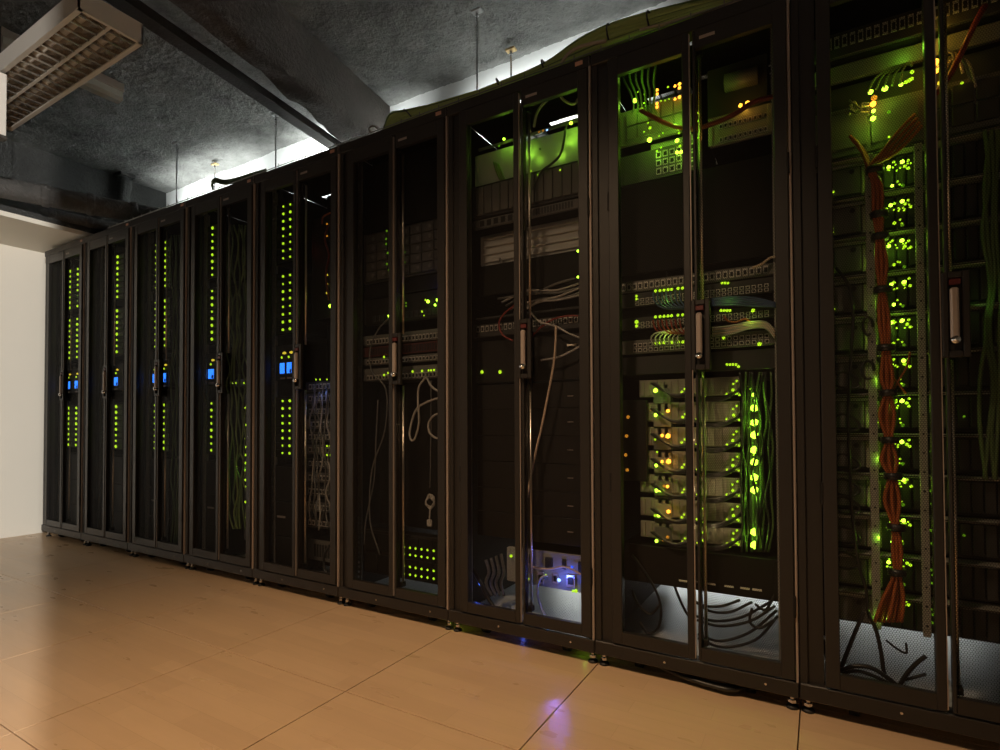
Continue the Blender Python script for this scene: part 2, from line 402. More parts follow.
for side in (0, 1):
    y0, y1 = (fy0+.014, ym-.006) if side == 0 else (ym+.006, fy1-.014)
    mr = MB(); n = 8; rows = []
    for k in range(n+1):
        u = k/n; rows.append((y0+(y1-y0)*u, FZ+.006+.068*math.sin(math.pi*u)))
    vs = [(x, y, z) for x in (fx0+.01, fx1-.01) for (y, z) in rows]
    mr.add(vs, [(k, k+1, n+2+k, n+1+k) for k in range(n)]); mr.build('reflector', REFL, root, True)
    MB().tube([(fx0+.03, (y0+y1)/2, FZ+.048), (fx1-.03, (y0+y1)/2, FZ+.048)], .013, 10).build('tube', LAMPW, root, True)
    nb = 20; bl = None
    for k in range(nb):
        x = fx0+.05+(fx1-fx0-.10)*k/(nb-1)
        if bl is None:
            v = []; m_ = 6
            for q in range(m_+1):
                u = q/m_; yy = -(y1-y0)/2+(y1-y0)*u; zz_ = .034-.022*math.sin(math.pi*u)
                v += [(-.006, yy, 0), (.006, yy, zz_*0), (0, yy, zz_)]
            f = []
            for q in range(m_):
                a3 = q*3
                f += [(a3, a3+3, a3+5, a3+2), (a3+1, a3+2, a3+5, a3+4), (a3, a3+1, a3+4, a3+3)]
            bo = MB().add(v, f).build('louvre_blade', REFL, root, False, Vector((0, 0, 0)))
            bl = bo.data; bo.location = Vector((x, (y0+y1)/2, FZ+.001))-OFF[root]
        else: inst(bl, 'louvre_blade', root, (x, (y0+y1)/2, FZ+.001))
for x in (fx0+.25, fx1-.25):
    MB().tube([(x, ym, FZ+.09), (x, ym, ZC+.02)], .003, 6).build('suspension_wire', CHROME, root)
# pale conduit hanging off the end of the luminaire
p = at(1.5, 70, Z=2.6)
root = empty('vertical_conduit', (p.x, p.y, 2.27), 'pale vertical conduit under the louvred luminaire at the left edge', 'conduit')
MB().box(p.x-.03, p.x+.008, p.y-.02, p.y+.02, 2.27, 2.585, .003).build('conduit_cover', LAMPW, root)
MB().box(p.x-.034, p.x+.012, p.y-.024, p.y+.024, 2.25, 2.27, .003).build('end_cap', DUCTM, root)
# clear batten light screwed to the ceiling
e1 = at(119, 100, Z=3.27); bx = e1.x; by1 = e1.y; by0 = by1-.70
root = empty('batten_light', (bx, by0, 3.22), 'short clear-covered batten light fixed to the ceiling behind the louvred luminaire', 'ceiling light')
CLEAR = mat('milky_cover', (.72, .74, .68), .25)
vs = []; prf = [(-.055, .06), (-.05, .012), (-.03, -.012), (.03, -.012), (.05, .012), (.055, .06)]
for y in (by0, by1): vs += [(bx+u, y, 3.26+v) for u, v in prf]
MB().add(vs, [(k, k+1, k+7, k+6) for k in range(5)]+[(0, 5, 11, 6), (0, 1, 2, 3, 4, 5), (11, 10, 9, 8, 7, 6)]).build('diffuser_cover', CLEAR, root)
MB().box(bx-.06, bx+.06, by0-.01, by1+.01, 3.315, ZC+.01, .003).build('base_tray', LAMPW, root)
MB().box(bx-.04, bx+.04, by1-.002, by1+.012, 3.255, 3.315, .004).build('end_cap', LAMPW, root)
MB().box(bx-.006, bx+.006, by1+.011, by1+.014, 3.27, 3.283).build('pull_tab', DGREY, root)

# hung ladder tray over the rear aisle with threaded rods
root = empty('ladder_tray', (-5.4, 1.05, 2.62), 'ladder cable tray hung on threaded rods over the rear aisle', 'cable tray')
for y in (1.08, 1.45): MB().box(-5.4, .6, y-.008, y+.008, 2.62, 2.68).build('side_rail', ZINC, root)
rg = None
for k in range(20):
    x = -5.3+k*.3
    if rg is None:
        ro = MB().box(-.012, .012, 1.08, 1.45, 2.625, 2.64).build('rung', ZINC, root, False, Vector((0, 0, 0))); rg = ro.data; ro.location = Vector((x, 0, 0))-OFF[root]
    else: inst(rg, 'rung', root, (x, 0, 0))
PLATE = mat('brass_plate', (.85, .62, .30), .3, .6)
for px, py, Yr in ((177, 142, None), (276, 113, None), (477, 9, None), (511, 48, None), (215, 163, None)):
    q = at(px, py, Z=3.345); 
    MB().tube([(q.x, q.y, 2.60), (q.x, q.y, 3.355)], .006, 8).build('threaded_rod', CHROME, root, True)
    MB().box(q.x-.035, q.x+.035, q.y-.022, q.y+.022, 3.325, 3.338, .002).build('ceiling_plate', PLATE if px in (215, 511) else ZINC, root)
    MB().tube([(q.x, q.y, 3.30), (q.x, q.y, 3.326)], .012, 6).build('nut', CHROME, root)

# ---------------------------------------------------------------- the racks
ORD = ['first', 'second', 'third', 'fourth', 'fifth', 'sixth', 'seventh', 'eighth', 'ninth']
def LX(i): return -4.8+.6*i
RZ0, RZ1 = .0445, 2.07
racklab = ['black server rack touching the white wall, first of the row',
           'second server rack from the white wall, single column of green lights',
           'third server rack from the white wall, blue display behind its door handle',
           'fourth server rack from the white wall, green cables in its right half',
           'fifth server rack from the white wall, two bright blue displays',
           'sixth server rack from the white wall, grey cable loops behind right door',
           'seventh server rack from the white wall, blue glow at its foot',
           'eighth server rack from the white wall, bright green light column behind right door',
           'ninth server rack, nearest on the right, orange cable bundle inside']
def make_rack():
    R = empty('server_rack', (0, 0, 0), racklab[0], 'server rack', 'row of server racks')
    # frame
    fr = MB()
    fr.box(.001, .022, .004, .05, RZ0, RZ1, .002).box(.022, .060, .012, .05, .09, 2.03)
    fr.box(.580, .591, .004, .05, RZ0, RZ1, .001)
    fr.box(.001, .022, .95, 1.0, RZ0, RZ1).box(.578, .599, .95, 1.0, RZ0, RZ1)
    fr.build('frame', FRAME, R)
    MB().box(.591, .599, -.002, .03, RZ0+.002, RZ1-.002, .0022).build('edge_highlight', EDGE_HILITE, R)  # bright edge highlight built as a pale strip
    MB().box(.001, .599, -.004, .045, RZ0, .090, .003).build('base_rail', FRAME, R)
    MB().box(.001, .599, -.002, .045, 2.030, RZ1, .002).build('top_rail', FRAME, R)
    MB().box(.001, .004, .05, .95, .05, 2.06).build('side_panel', INNER, R)
    MB().box(.596, .599, .05, .95, .05, 2.06).build('side_panel', INNER, R)
    for x in (.23, .515):
        MB().tube([(x, -.0075, .068), (x, -.003, .068)], .0035, 8).build('screw', CHROME, R)
    # base plate and roof with cable openings
    MB().box(.004, .596, .045, .985, .046, .052).build('base_plate', ZINC, R)
    holes = [(.10, .50, .095, .118), (.10, .26, .34, .40), (.30, .50, .30, .33)]
    for k in range(9): holes.append((.455, .467, .36+k*.05, .375+k*.05)); holes.append((.52, .528, .36+k*.05, .372+k*.05))
    xs = sorted({.004, .596} | {h[0] for h in holes} | {h[1] for h in holes}); ys = sorted({.045, .985} | {h[2] for h in holes} | {h[3] for h in holes})
    rf = MB()
    for a in range(len(xs)-1):
        for b_ in range(len(ys)-1):
            mx_, my_ = (xs[a]+xs[a+1])/2, (ys[b_]+ys[b_+1])/2
            if any(h[0] < mx_ < h[1] and h[2] < my_ < h[3] for h in holes): continue
            rf.add([(xs[a], ys[b_], 2.062), (xs[a+1], ys[b_], 2.062), (xs[a+1], ys[b_+1], 2.062), (xs[a], ys[b_+1], 2.062)], [(0, 1, 2, 3)])
            rf.add([(xs[a], ys[b_], 2.064), (xs[a+1], ys[b_], 2.064), (xs[a+1], ys[b_+1], 2.064), (xs[a], ys[b_+1], 2.064)], [(3, 2, 1, 0)])
    rf.build('roof', INNER, R)
    cb = MB()
    for x in (.15, .205): cb.box(x-.003, x+.003, .34, .40, 2.060, 2.065)
    cb.box(.10, .26, .367, .373, 2.060, 2.065); cb.build('entry_grid', ZINC, R)
    rd = MB().box(.022, .578, .982, .998, .30, 2.03)
    rd.build('rear_door', INNER, R)
    # mounting rails with square holes
    for x0 in (.0245, .5445):
        rl = MB(); p = .0222; n = int(1.90/p)
        rl.box(x0, x0+.010, .085, .088, .10, 2.02).box(x0+.020, x0+.031, .085, .088, .10, 2.02)
        for k in range(n+1): rl.box(x0+.010, x0+.020, .085, .088, .10+k*p, .10+k*p+.011)
        rl.box(x0 if x0 < .3 else x0+.029, x0+.002 if x0 < .3 else x0+.031, .088, .12, .10, 2.02)
        rl.build('mounting_rail', RAILM, R)
    # doors
    def door(x0, x1, sl, sr, name):
        D = MB()
        D.box(x0, x0+sl, -.010, .010, .096, 2.024, .002).box(x1-sr, x1, -.010, .010, .096, 2.024, .002)
        D.box(x0+sl, x1-sr, -.009, .009, 1.965, 2.024).box(x0+sl, x1-sr, -.009, .009, .096, .135)
        D.box(x0+sl-.003, x0+sl, .009, .018, .12, 2.0).box(x1-sr, x1-sr+.003, .009, .018, .12, 2.0)
        d = D.build(name, FRAME, R)
        me = MB().add([(x0+sl, .004, .135), (x1-sr, .004, .135), (x1-sr, .004, 1.965), (x0+sl, .004, 1.965)], [(0, 1, 2, 3)])
        me.build('perforated_panel', MESHM, d)
        return d
    dl = door(.063, .3225, .0345, .0205, 'left_door')
    MB().box(.3225, .3255, -.006, .004, .10, 2.02).build('door_edge', EDGE_HILITE, dl)  # pale tone stands for the highlight on the door edge
    for z in (.62, 1.55): MB().tube([(.0625, -.006, z-.03), (.0625, -.006, z+.03)], .005, 8).build('hinge', BLACK, dl)
    dr = door(.3335, .5905, .0085, .0355, 'right_door')
    for z in (.30, 1.55): MB().tube([(.5905, -.008, z-.03), (.5905, -.008, z+.03)], .004, 8).build('hinge', BLACK, dr)
    MB().tube([(.349, .028, 1.19), (.349, .028, 1.955)], .0048, 8).build('lock_rod', RODM, dr, True)
    MB().tube([(.349, .028, .150), (.349, .028, .972)], .0048, 8).build('lock_rod', RODM, dr, True)
    for z in (.145, 1.963): MB().box(.342, .358, .010, .036, z-.010, z+.010, .002).build('rod_guide', BLACK, dr)
    MB().box(.355, .40, -.0105, -.009, 1.990, 1.999).build('badge', BADGE, dr)
    # handle: plate with recess, lever, lock barrel, red badge
    H = MB()
    x0, x1, z0, z1 = .325, .379, .974, 1.186
    H.box(x0, x0+.012, -.026, -.010, z0, z1, .002).box(x1-.014, x1, -.026, -.010, z0, z1, .002)
    H.box(x0+.012, x1-.014, -.026, -.010, z1-.016, z1, .002).box(x0+.012, x1-.014, -.026, -.010, z0, z0+.016, .002)
    H.box(x0+.010, x1-.012, -.013, -.010, z0, z1)
    hd = H.build('handle', FRAME, R)
    MB().box(x0+.015, x1-.022, -.034, -.018, z0+.045, z1-.040, .004).build('lever', EDGE_HILITE, hd)  # lever in the pale tone that stands for its highlight
    MB().tube([(x0+.024, -.038, z0+.042), (x0+.024, -.014, z0+.042)], .0095, 12).tube([(x0+.024, -.040, z0+.042), (x0+.024, -.037, z0+.042)], .0055, 12).build('lock_barrel', CHROME, hd, True)
    MB().box(x0+.014, x1-.018, -.0275, -.013, z1-.032, z1-.019).build('badge', REDM, hd)
    # name tag on the corner
    MB().box(.545, .572, -.0035, -.001, 2.046, 2.060).build('name_tag', TAGM, R)
    # feet and castors
    for x in (.020, .580):
        for y in (.035, .93):
            f = MB().tube([(x, y, 0), (x, y, .006), (x, y, .012)], [.017, .016, .008], 14).build('foot', RUBBER, R, True)
            MB().tube([(x, y, .010), (x, y, .047)], .0065, 10).build('bolt', CHROME, f, True)
            MB().tube([(x, y, .016), (x, y, .024)], .0115, 6).build('nut', CHROME, f)
    for x in (.13, .47):
        c = MB().tube([(x-.012, .075, .024), (x+.012, .075, .024)], .024, 16).build('castor_wheel', RUBBER, R, True)
        MB().tube([(x-.0135, .075, .024), (x+.0135, .075, .024)], .012, 12).build('wheel_hub', CHROME, c)
        MB().box(x-.018, x+.018, .05, .10, .0445, .0465).build('castor_plate', ZINC, c)
    return R
rack0 = make_rack()
RACKS = [rack0]
for i in range(1, 9):
    r = copy_tree(rack0); r.location = (LX(i), 0, 0); r['label'] = racklab[i]; RACKS.append(r)
rack0.location = (LX(0), 0, 0)
for q, r in enumerate(RACKS): OFF[r] = Vector((LX(q), 0, 0))

# ---------------------------------------------------------------- equipment helpers
bm = bmesh.new(); bmesh.ops.create_icosphere(bm, subdivisions=1, radius=1.0)
LEDMESH = {}
for key, M in LEDM.items():
    me = bpy.data.meshes.new('led'); bm.to_mesh(me); me.materials.append(M)
    for p in me.polygons: p.use_smooth = True
    LEDMESH[key] = me
bm.free()
def led(parent, p, key='g', r=.006, sz=None):
    s = sz or (r, r*.6, r)
    return inst(LEDMESH[key], 'led', parent, p, None, s)
def ledpx(parent, px, py, Y, key='g', r=.006): return led(parent, at(px, py, Y=Y), key, r)
def zz(px, py, Y=.1): return at(px, py, Y=Y).z
ED0, ED1 = .0585, .5415
def unit(name, label, cat, i, z0, z1, Y=.1, M=None, lx=(ED0, ED1), depth=.55, body=None, group=None, ears=True):
    M = M or BLACK
    if z0 > z1: z0, z1 = z1, z0
    a, b_ = LX(i)+lx[0], LX(i)+lx[1]
    R = empty(name, ((a+b_)/2, Y, z0), label, cat, group)
    MB().box(a+.004, b_-.004, Y+.012, Y+depth, z0+.001, z1-.001).build('chassis', body or INNER, R)
    MB().box(a, b_, Y, Y+.013, z0+.0015, z1-.0015, .0012).build('faceplate', M, R)
    if ears:
        for x in (a-.004, b_-.010): MB().box(x, x+.014, Y-.003, Y+.001, z0+.004, z1-.004, .001).build('mounting_ear', M, R)
    R['_z0'] = z0; R['_z1'] = z1; R['_a'] = a; R['_b'] = b_; R['_Y'] = Y
    return R
def ports(R, fx0, fx1, fz0, fz1, n, rows=1, gap=.25, M=None, rim=PORTL):
    a, b_, z0, z1, Y = R['_a'], R['_b'], R['_z0'], R['_z1'], R['_Y']
    x0, x1 = a+(b_-a)*fx0, a+(b_-a)*fx1; q0, q1 = z0+(z1-z0)*fz0, z0+(z1-z0)*fz1
    rm = MB(); pt = MB(); wv = (x1-x0)/n; hv = (q1-q0)/rows
    for c in range(n):
        for r in range(rows):
            u0, u1 = x0+c*wv+wv*gap/2, x0+(c+1)*wv-wv*gap/2; v0, v1 = q0+r*hv+hv*.12, q0+(r+1)*hv-hv*.12
            rm.box(u0, u1, Y-.0025, Y+.001, v0, v1); pt.box(u0+(u1-u0)*.18, u1-(u1-u0)*.18, Y-.0035, Y, v0+(v1-v0)*.15, v1-(v1-v0)*.25)
    o = rm.build('port_frames', rim, R); tag(o, kind='stuff'); o = pt.build('port_sockets', PORTM, R); tag(o, kind='stuff')
def vents(R, fx0, fx1, fz0, fz1, n, M=PORTM):
    a, b_, z0, z1, Y = R['_a'], R['_b'], R['_z0'], R['_z1'], R['_Y']
    mb = MB(); x0 = a+(b_-a)*fx0; wv = (b_-a)*(fx1-fx0)/n
    for k in range(n): mb.box(x0+k*wv+wv*.2, x0+k*wv+wv*.8, Y-.002, Y+.001, z0+(z1-z0)*fz0, z0+(z1-z0)*fz1)
    tag(mb.build('vent_slots', M, R), kind='stuff')
def bays(R, fx0, fx1, fz0, fz1, nx, nz, M, knob=None, name='drive_caddy'):
    a, b_, z0, z1, Y = R['_a'], R['_b'], R['_z0'], R['_z1'], R['_Y']
    wv = (b_-a)*(fx1-fx0)/nx; hv = (z1-z0)*(fz1-fz0)/nz; me = None; kn = None
    for c in range(nx):
        for r in range(nz):
            p = Vector((a+(b_-a)*fx0+wv*(c+.5), Y-.004, z0+(z1-z0)*fz0+hv*(r+.5)))
            if me is None:
                o = MB().box(-wv*.46, wv*.46, -.004, .004, -hv*.45, hv*.45, .0015).build(name, M, R, False, Vector((0, 0, 0))); me = o.data; o.location = p-OFF[R]
                OFF[o] = p
            else: o = inst(me, name, R, p); OFF[o] = p
            if knob:
                if kn is None:
                    kn = MB().tube([(0, -.007, 0), (0, -.003, 0)], min(wv, hv)*.22, 10).build('latch', knob, o, False, Vector((0, 0, 0))); kn.location = (wv*.22, 0, 0); kn = kn.data
                else: inst(kn, 'latch', o, p+Vector((wv*.22, 0, 0)))

# ---------------------------------------------------------------- racks one to five: drive shelves with green lights
COLS = {0: (69.8, 77.3), 1: (117,), 2: (155.5, 165), 3: (212,), 4: (283, 290)}
LXS = {0: (.040, .330), 1: (.045, .320), 2: (.045, .265), 3: (.030, .165), 4: (.030, .185)}
GR = (('upper', 1.925, 1.658), ('middle', 1.565, 1.292), ('lower', .928, .664))
sz_by_rack = {0: .0125, 1: .0125, 2: .0110, 3: .0105, 4: .0088}
for i in range(5):
    a, b_ = LX(i)+LXS[i][0], LX(i)+LXS[i][1]
    xs = [at(px, 330, Y=.094).x for px in COLS[i]]
    for nm, zt, zb in GR:
        sp = (zt-zb)/7
        R = empty('drive_shelf', ((a+b_)/2, .1, zb-sp*.6), f'{nm} black drive shelf with a stack of green lights, {ORD[i]} rack from white wall', 'drive shelf', 'drive shelves with green lights')
        MB().box(a, b_, .106, .70, zb-sp*.6, zt+sp*.6).build('chassis', INNER, R)
        dm = None
        for k in range(8):
            z = zb+sp*k; p = Vector(((a+b_)/2, .1, z))
            if dm is None:
                o = MB().box(-(b_-a)/2+.003, (b_-a)/2-.003, -.004, .007, -sp*.43, sp*.43, .0015).build('drawer', BLACK, R, False, Vector((0, 0, 0))); dm = o.data; o.location = p-OFF[R]
            else: o = inst(dm, 'drawer', R, p)
            OFF[o] = p
            for c, x in enumerate(xs):
                if i == 0 and c == 1 and nm == 'upper' and k in (1, 2): key, rr_ = 'd', .007
                else: key = 'g'; rr_ = sz_by_rack[i]*random.choice((.8, .9, 1, 1.1))
                if i == 2 and c == 0: rr_ *= .75
                led(o, (x, .093, z), key, rr_, (rr_, rr_*.45, rr_*.85))
    # controller with blue display
    R = empty('storage_controller', ((a+b_)/2, .1, 1.035), f'storage controller with blue display, {ORD[i]} rack from white wall', 'controller', 'storage controllers with blue displays')
    MB().box(a, b_, .106, .70, 1.035, 1.215).build('chassis', INNER, R)
    MB().box(a+.002, b_-.002, .096, .107, 1.037, 1.213, .002).build('faceplate', BLACK, R)
    dw = {0: .030, 1: .032, 2: .028, 3: .036, 4: .024}[i]
    for c, x in enumerate(xs):
        MB().box(x-dw, x+dw*.75, .0925, .097, 1.062, 1.128, .001).build('bezel', DGREY, R)
        d = MB().box(x-dw*.85, x+dw*.6, .0915, .093, 1.068, 1.122).build('display', DISP, R)
        if c == len(xs)-1: MB().box(x+dw*.05, x+dw*.55, .0905, .092, 1.070, 1.088).build('menu_mark', mat('display_dark', (.01, .03, .10), .4), d)
        led(R, (x+.012, .093, 1.172), 'y', .010, (.016, .005, .007)); led(R, (x-.008, .093, 1.150), 'g', .007)
        MB().box(x-dw*.8, x+dw*.6, .0925, .0965, 1.010+.03, 1.018+.03).build('label_strip', BADGE, R)
    # black cabinet added to keep rear light off the lower rack
    R = empty('dark_filler_cabinet', ((a+b_)/2, .1, .06), f'black filler added to block rear light, bottom of the {ORD[i]} rack from white wall', 'battery unit', 'added black fillers')
    MB().box(a, b_, .108, .70, .060, .60).build('chassis', INNER, R)
    for k in range(3):
        MB().box(a+.003, b_-.003, .097, .109, .066+k*.178, .238+k*.178, .002).build('filler_front', BLACK, R)
    MB().box(a+.03, a+.09, .094, .098, .335, .345).build('label_strip', BADGE, R)
    # dark sheet added to keep rear light out of the empty half
    MB().box(b_+.006, LX(i)+.56, .30, .31, .06, 2.03).box(b_+.006, b_+.02, .309, .34, .06, 2.03).build('dark_filler_plate', INNER, RACKS[i])

# cables and small gear in the right halves of racks three to five
for k in range(5):
    px = 172+k*2.6; Y = .066+.012*(k % 2)
    pts = [at(px+random.uniform(-1.5, 1.5), y, Y=Y+random.uniform(-.006, .006)) for y in range(235, 545, 22)]
    cable(f'dark green cord hanging in the third rack from white wall, {ORD[k]} strand from the left', pts, .0045, CB_DGREEN, 'hanging cords in the third rack')
for k in range(8):
    px = 229+k*2.4; Y = .060+.010*(k % 3)
    pts = [at(px+random.uniform(-2.6, 2.6), y, Y=Y+random.uniform(-.006, .006)) for y in range(225, 545, 16)]
    cable(f'green network cord hanging in the fourth rack from white wall, {ORD[k]} strand from the left', pts, .0048, CB_GREEN if k % 2 else CB_DGREEN, 'hanging cords in the fourth rack')
R = empty('power_strip', at(247, 525, Y=.10), 'vertical power strip with a line of green lights, fourth rack from white wall', 'power strip')
p0 = at(247.5, 395, Y=.105); p1 = at(247.5, 540, Y=.105)
MB().box(p0.x-.02, p0.x+.025, .10, .14, p1.z, p0.z, .003).build('body', DGREY, R)
for y in (408, 425, 439, 447, 455, 463, 471, 480, 487, 502, 518, 526): ledpx(R, 245.5, y, .097, 'g', .0075)
point('green_glow', at(243, 470, Y=.09), .05, (.4, 1, .05))
point('green_glow', at(240, 300, Y=.14), .05, (.4, 1, .05))
R = unit('network_switch', 'small switch with four yellow-green lights, fourth rack from white wall', 'switch', 3, zz(240, 379, .16), zz(240, 387, .16), .16, GREY, (.22, .54), .12)
for x in (232, 236, 239.5, 244): ledpx(R, x, 383-.0*(x-232), .157, 'g', .006)

yrows = [(386, 'dark switch with two green lights under the blue glow', 'd'), (398, 'dark grey patch module with cable stubs, upper', None), (411, 'dark grey patch module with cable stubs, second down', None),
         (424, 'dark grey patch module with cable stubs, third down', None), (437, 'dark grey patch module with cable stubs, fourth down', None), (450, 'module with two pairs of green lights', 'g'),
         (464, 'dark grey patch module, sixth down', None), (478, 'dark grey patch module, seventh down', None), (492, 'dark grey patch module, eighth down', None), (508, 'dark grey patch module, ninth down', None), (524, 'lowest dark grey patch module', None)]
for k, (y, lb, led_) in enumerate(yrows):
    z1 = zz(325, y-5, .16); z0 = zz(325, y+5, .16)
    R = unit('patch_module', f'{lb}, fifth rack from white wall', 'patch panel', 4, z0, z1, .16, GREY if k % 2 else DGREY, (.20, .54), .12, None, 'modules in the fifth rack')
    ports(R, .05, .95, .15, .85, 12, 1)
    if k == 0:
        for x in (316, 320, 327): ledpx(R, x, 379.5, .155, 'g', .005)
    if k == 5:
        for x, yy in ((327, 446), (330, 446), (327, 455), (330, 455)): ledpx(R, x, yy, .155, 'g', .006)
for k in range(9):
    px = 312+k*2.8
    pts = [at(px+random.uniform(-3, 3), y, Y=.135+random.uniform(-.02, .015)) for y in range(385+3*(k % 4), 535, 17)]
    cable(f'dark grey patch cord in the fifth rack from white wall, {ORD[k]} strand from the left', pts, .0042, CB_DKGREY if k % 3 else CB_GREY, 'patch cords in the fifth rack')
cable('thin orange cord looping at the top of the fifth rack from white wall', [at(322, 224, Y=.15), at(323, 217, Y=.15), at(330, 213, Y=.15), at(335, 211, Y=.16)], .004, CB_ORANGE)
cable('twisted red cord at the upper right of the fifth rack from white wall', [at(328, 225, Y=.17), at(325, 240, Y=.16), at(329, 255, Y=.17), at(326, 275, Y=.16), at(329, 300, Y=.17)], .005, CB_RED)
R = unit('media_box', 'small box with yellow lights and one bright green light, fifth rack from white wall', 'network device', 4, zz(325, 318, .17), zz(325, 215, .17), .18, BLACK, (.22, .54), .10)
for x, y, kk, r in ((327, 224, 'O', .006), (327, 236, 'O', .006), (327, 275, 'y', .007), (327, 284, 'y', .007), (327, 293, 'y', .007), (330, 306, 'G', .009)): ledpx(R, x, y, .172, kk, r)
point('green_glow', at(328, 306, Y=.12), .03, (.4, 1, .05)); point('red_glow', at(300, 245, Y=.13), .10, (1, .10, .03))
R = unit('ups_unit', 'grey uninterruptible power box low in the right half of the fifth rack from white wall', 'power unit', 4, zz(325, 562, .17), zz(325, 541, .17), .17, GREY, (.21, .55), .12)
vents(R, .1, .9, .2, .8, 14)
cable('black cord curling at the bottom of the fifth rack from white wall', [at(330, 545, Y=.12), at(324, 556, Y=.11), at(325, 570, Y=.10), at(332, 576, Y=.10), at(337, 570, Y=.11)], .006, CB_BLACK)
point('blue_glow', at(300, 372, Y=.07), .05, (.05, .25, 1)); point('blue_glow', at(322, 392, Y=.10), .05, (.08, .25, 1)); point('blue_glow', at(218, 372, Y=.07), .03, (.05, .25, 1))
point('blue_glow', at(163, 380, Y=.07), .02, (.05, .25, 1))
R = unit('network_switch', 'dark switch with tiny blue lights, third rack from white wall', 'switch', 2, zz(165, 388, .13), zz(165, 368, .13), .13, BLACK, (.27, .54), .12)
for x, y in ((164, 377.5), (163, 383), (168, 371), (170, 376), (172, 372)): led(R, at(x, y, Y=.126), 'b', .012 if x < 165 else .006)

def blank(i, y0, y1, px, Y=.1, M=None):  # dark plates added in empty bays to block the bright rear
    z1, z0 = zz(px, y0), zz(px, y1)
    o = MB().box(LX(i)+ED0, LX(i)+ED1, Y, Y+.012, z0+.001, z1-.001, .001).build('dark_filler_plate', M or INNER, RACKS[i])
    return o
def P(lst, Y): return [at(q[0], q[1], Y=(q[2] if len(q) > 2 else Y)) for q in lst]

# ---------------------------------------------------------------- rack six
i = 5
blank(i, 150, 221, 420)
R = unit('disk_server', 'dark grey server with rows of round-latched caddies, sixth rack from white wall', 'server', i, zz(420, 275), zz(420, 222), .1, DGREY)
bays(R, .03, .97, .04, .96, 7, 5, mat('caddy_grey', (.06, .058, .055), .5), GREY)
for x, y in ((403, 244), (405, 252), (402.5, 243), (405, 262)): ledpx(R, x, y, .09, 'd', .004)
for y in (231, 239, 244, 253, 264, 270): ledpx(R, 386+random.uniform(0, 3), y, .09, 'd', .006)
R = unit('network_switch', 'dark switch with a cluster of four bright green lights, sixth rack from white wall', 'switch', i, zz(420, 320), zz(420, 292), .1, BLACK)
for x, y, k, r in ((425.5, 300, 'g', .005), (428, 301.5, 'G', .008), (437.5, 300, 'G', .008), (435, 305, 'G', .006), (422, 311.5, 'g', .005), (424, 315.5, 'g', .004), (406, 303, 'd', .005), (406, 306, 'd', .005), (389, 316, 'G', .007)): ledpx(R, x, y, .096, k, r)
ports(R, .1, .9, .1, .4, 16, 1, .3, None, DGREY)
blank(i, 276, 291, 420)
point('green_glow', at(430, 303, Y=.07), .030, (.4, 1, .05)); point('blue_glow', at(432, 286, Y=.06), .035, (.05, .08, 1)); point('green_glow', at(388, 316, Y=.07), .015, (.4, 1, .05))
R = unit('patch_bay', 'dark patch panel with a light upper edge, sixth rack from white wall', 'patch panel', i, zz(420, 341), zz(420, 330), .1, GREY); ports(R, .03, .97, .05, .7, 24)
R = unit('red_server', 'very dark red flat server, sixth rack from white wall', 'server', i, zz(420, 353), zz(420, 342), .1, mat('dark_red_face', (.06, .012, .010), .5)); vents(R, .05, .95, .2, .8, 30)
R = unit('patch_bay', 'thin grey patch panel under the dark red server, sixth rack', 'patch panel', i, zz(420, 362), zz(420, 354), .1, GREY); ports(R, .03, .97, .1, .8, 24)
R = unit('network_switch', 'grey switch with short row of green lights above grey cable loops, sixth rack', 'switch', i, zz(420, 379), zz(420, 365), .1, GREY); ports(R, .03, .97, .05, .55, 24)
for x, y, r in ((412.5, 371.5, .006), (422, 371, .006), (428.5, 370.5, .005), (431, 370.3, .005), (434, 370, .005), (384, 357, .006), (384, 375, .006), (388, 373, .005)): ledpx(R, x, y, .095, 'g', r)
blank(i, 380, 534, 420, .20)
R = unit('drive_shelf', 'drive shelf with a grid of small green lights, sixth rack from white wall', 'drive shelf', i, zz(420, 582), zz(420, 536), .1, BLACK, depth=.06)
bays(R, .02, .98, .52, .96, 6, 1, INNER); bays(R, .02, .98, .04, .48, 6, 1, INNER)
for q, x in enumerate((403.9, 409.9, 415.5, 421.5, 427.5, 433.6)):
    for y0, y1 in ((547, 550.8), (554, 558.5), (566, 571), (573.7, 578.7)): ledpx(R, x, y0+(y1-y0)*q/5, .090, 'g', .0058)
cable('light grey cable looping down and back up in the sixth rack', P([(426, 377), (419, 387), (418, 402), (419, 422), (415, 438), (411, 440), (410, 430), (416, 410), (427, 402), (439, 398)], .07), .0045, CB_GREY)
cable('short light grey cable curving to the right in the sixth rack', P([(427, 378), (431, 386), (438, 391), (446, 394)], .075), .0045, CB_GREY)
cable('light grey cable bowed against the right stile of the sixth rack', P([(446, 412), (435, 415), (429, 422), (429, 431), (434, 437), (443, 440)], .075), .0045, CB_GREY)
cable('thin dark cord hanging straight down to a coil in the sixth rack', P([(431, 380), (431, 420), (430.5, 460), (430, 488)], .08), .0022, CB_DKGREY)
R = empty('monitor_cable', at(430, 524, Y=.08), 'coiled grey monitor cable with plug hanging in the sixth rack', 'cable')
coil = []
for q in range(40):
    a_ = q*.55; c = at(430, 500, Y=.08); coil.append(c+Vector((.020*math.cos(a_), .006*math.sin(q*1.7), .026*math.sin(a_)-.0004*q)))
MB().tube(coil, .0030, 6).build('coil', CB_GREY, R, True)
c = at(429.5, 523, Y=.08); MB().box(c.x-.012, c.x+.012, .074, .086, c.z-.014, c.z+.014, .003).build('plug', CB_GREY, R)
MB().tube([at(430, 508, Y=.08), at(429.5, 519, Y=.08)], .0035, 6).build('plug_lead', CB_GREY, R)
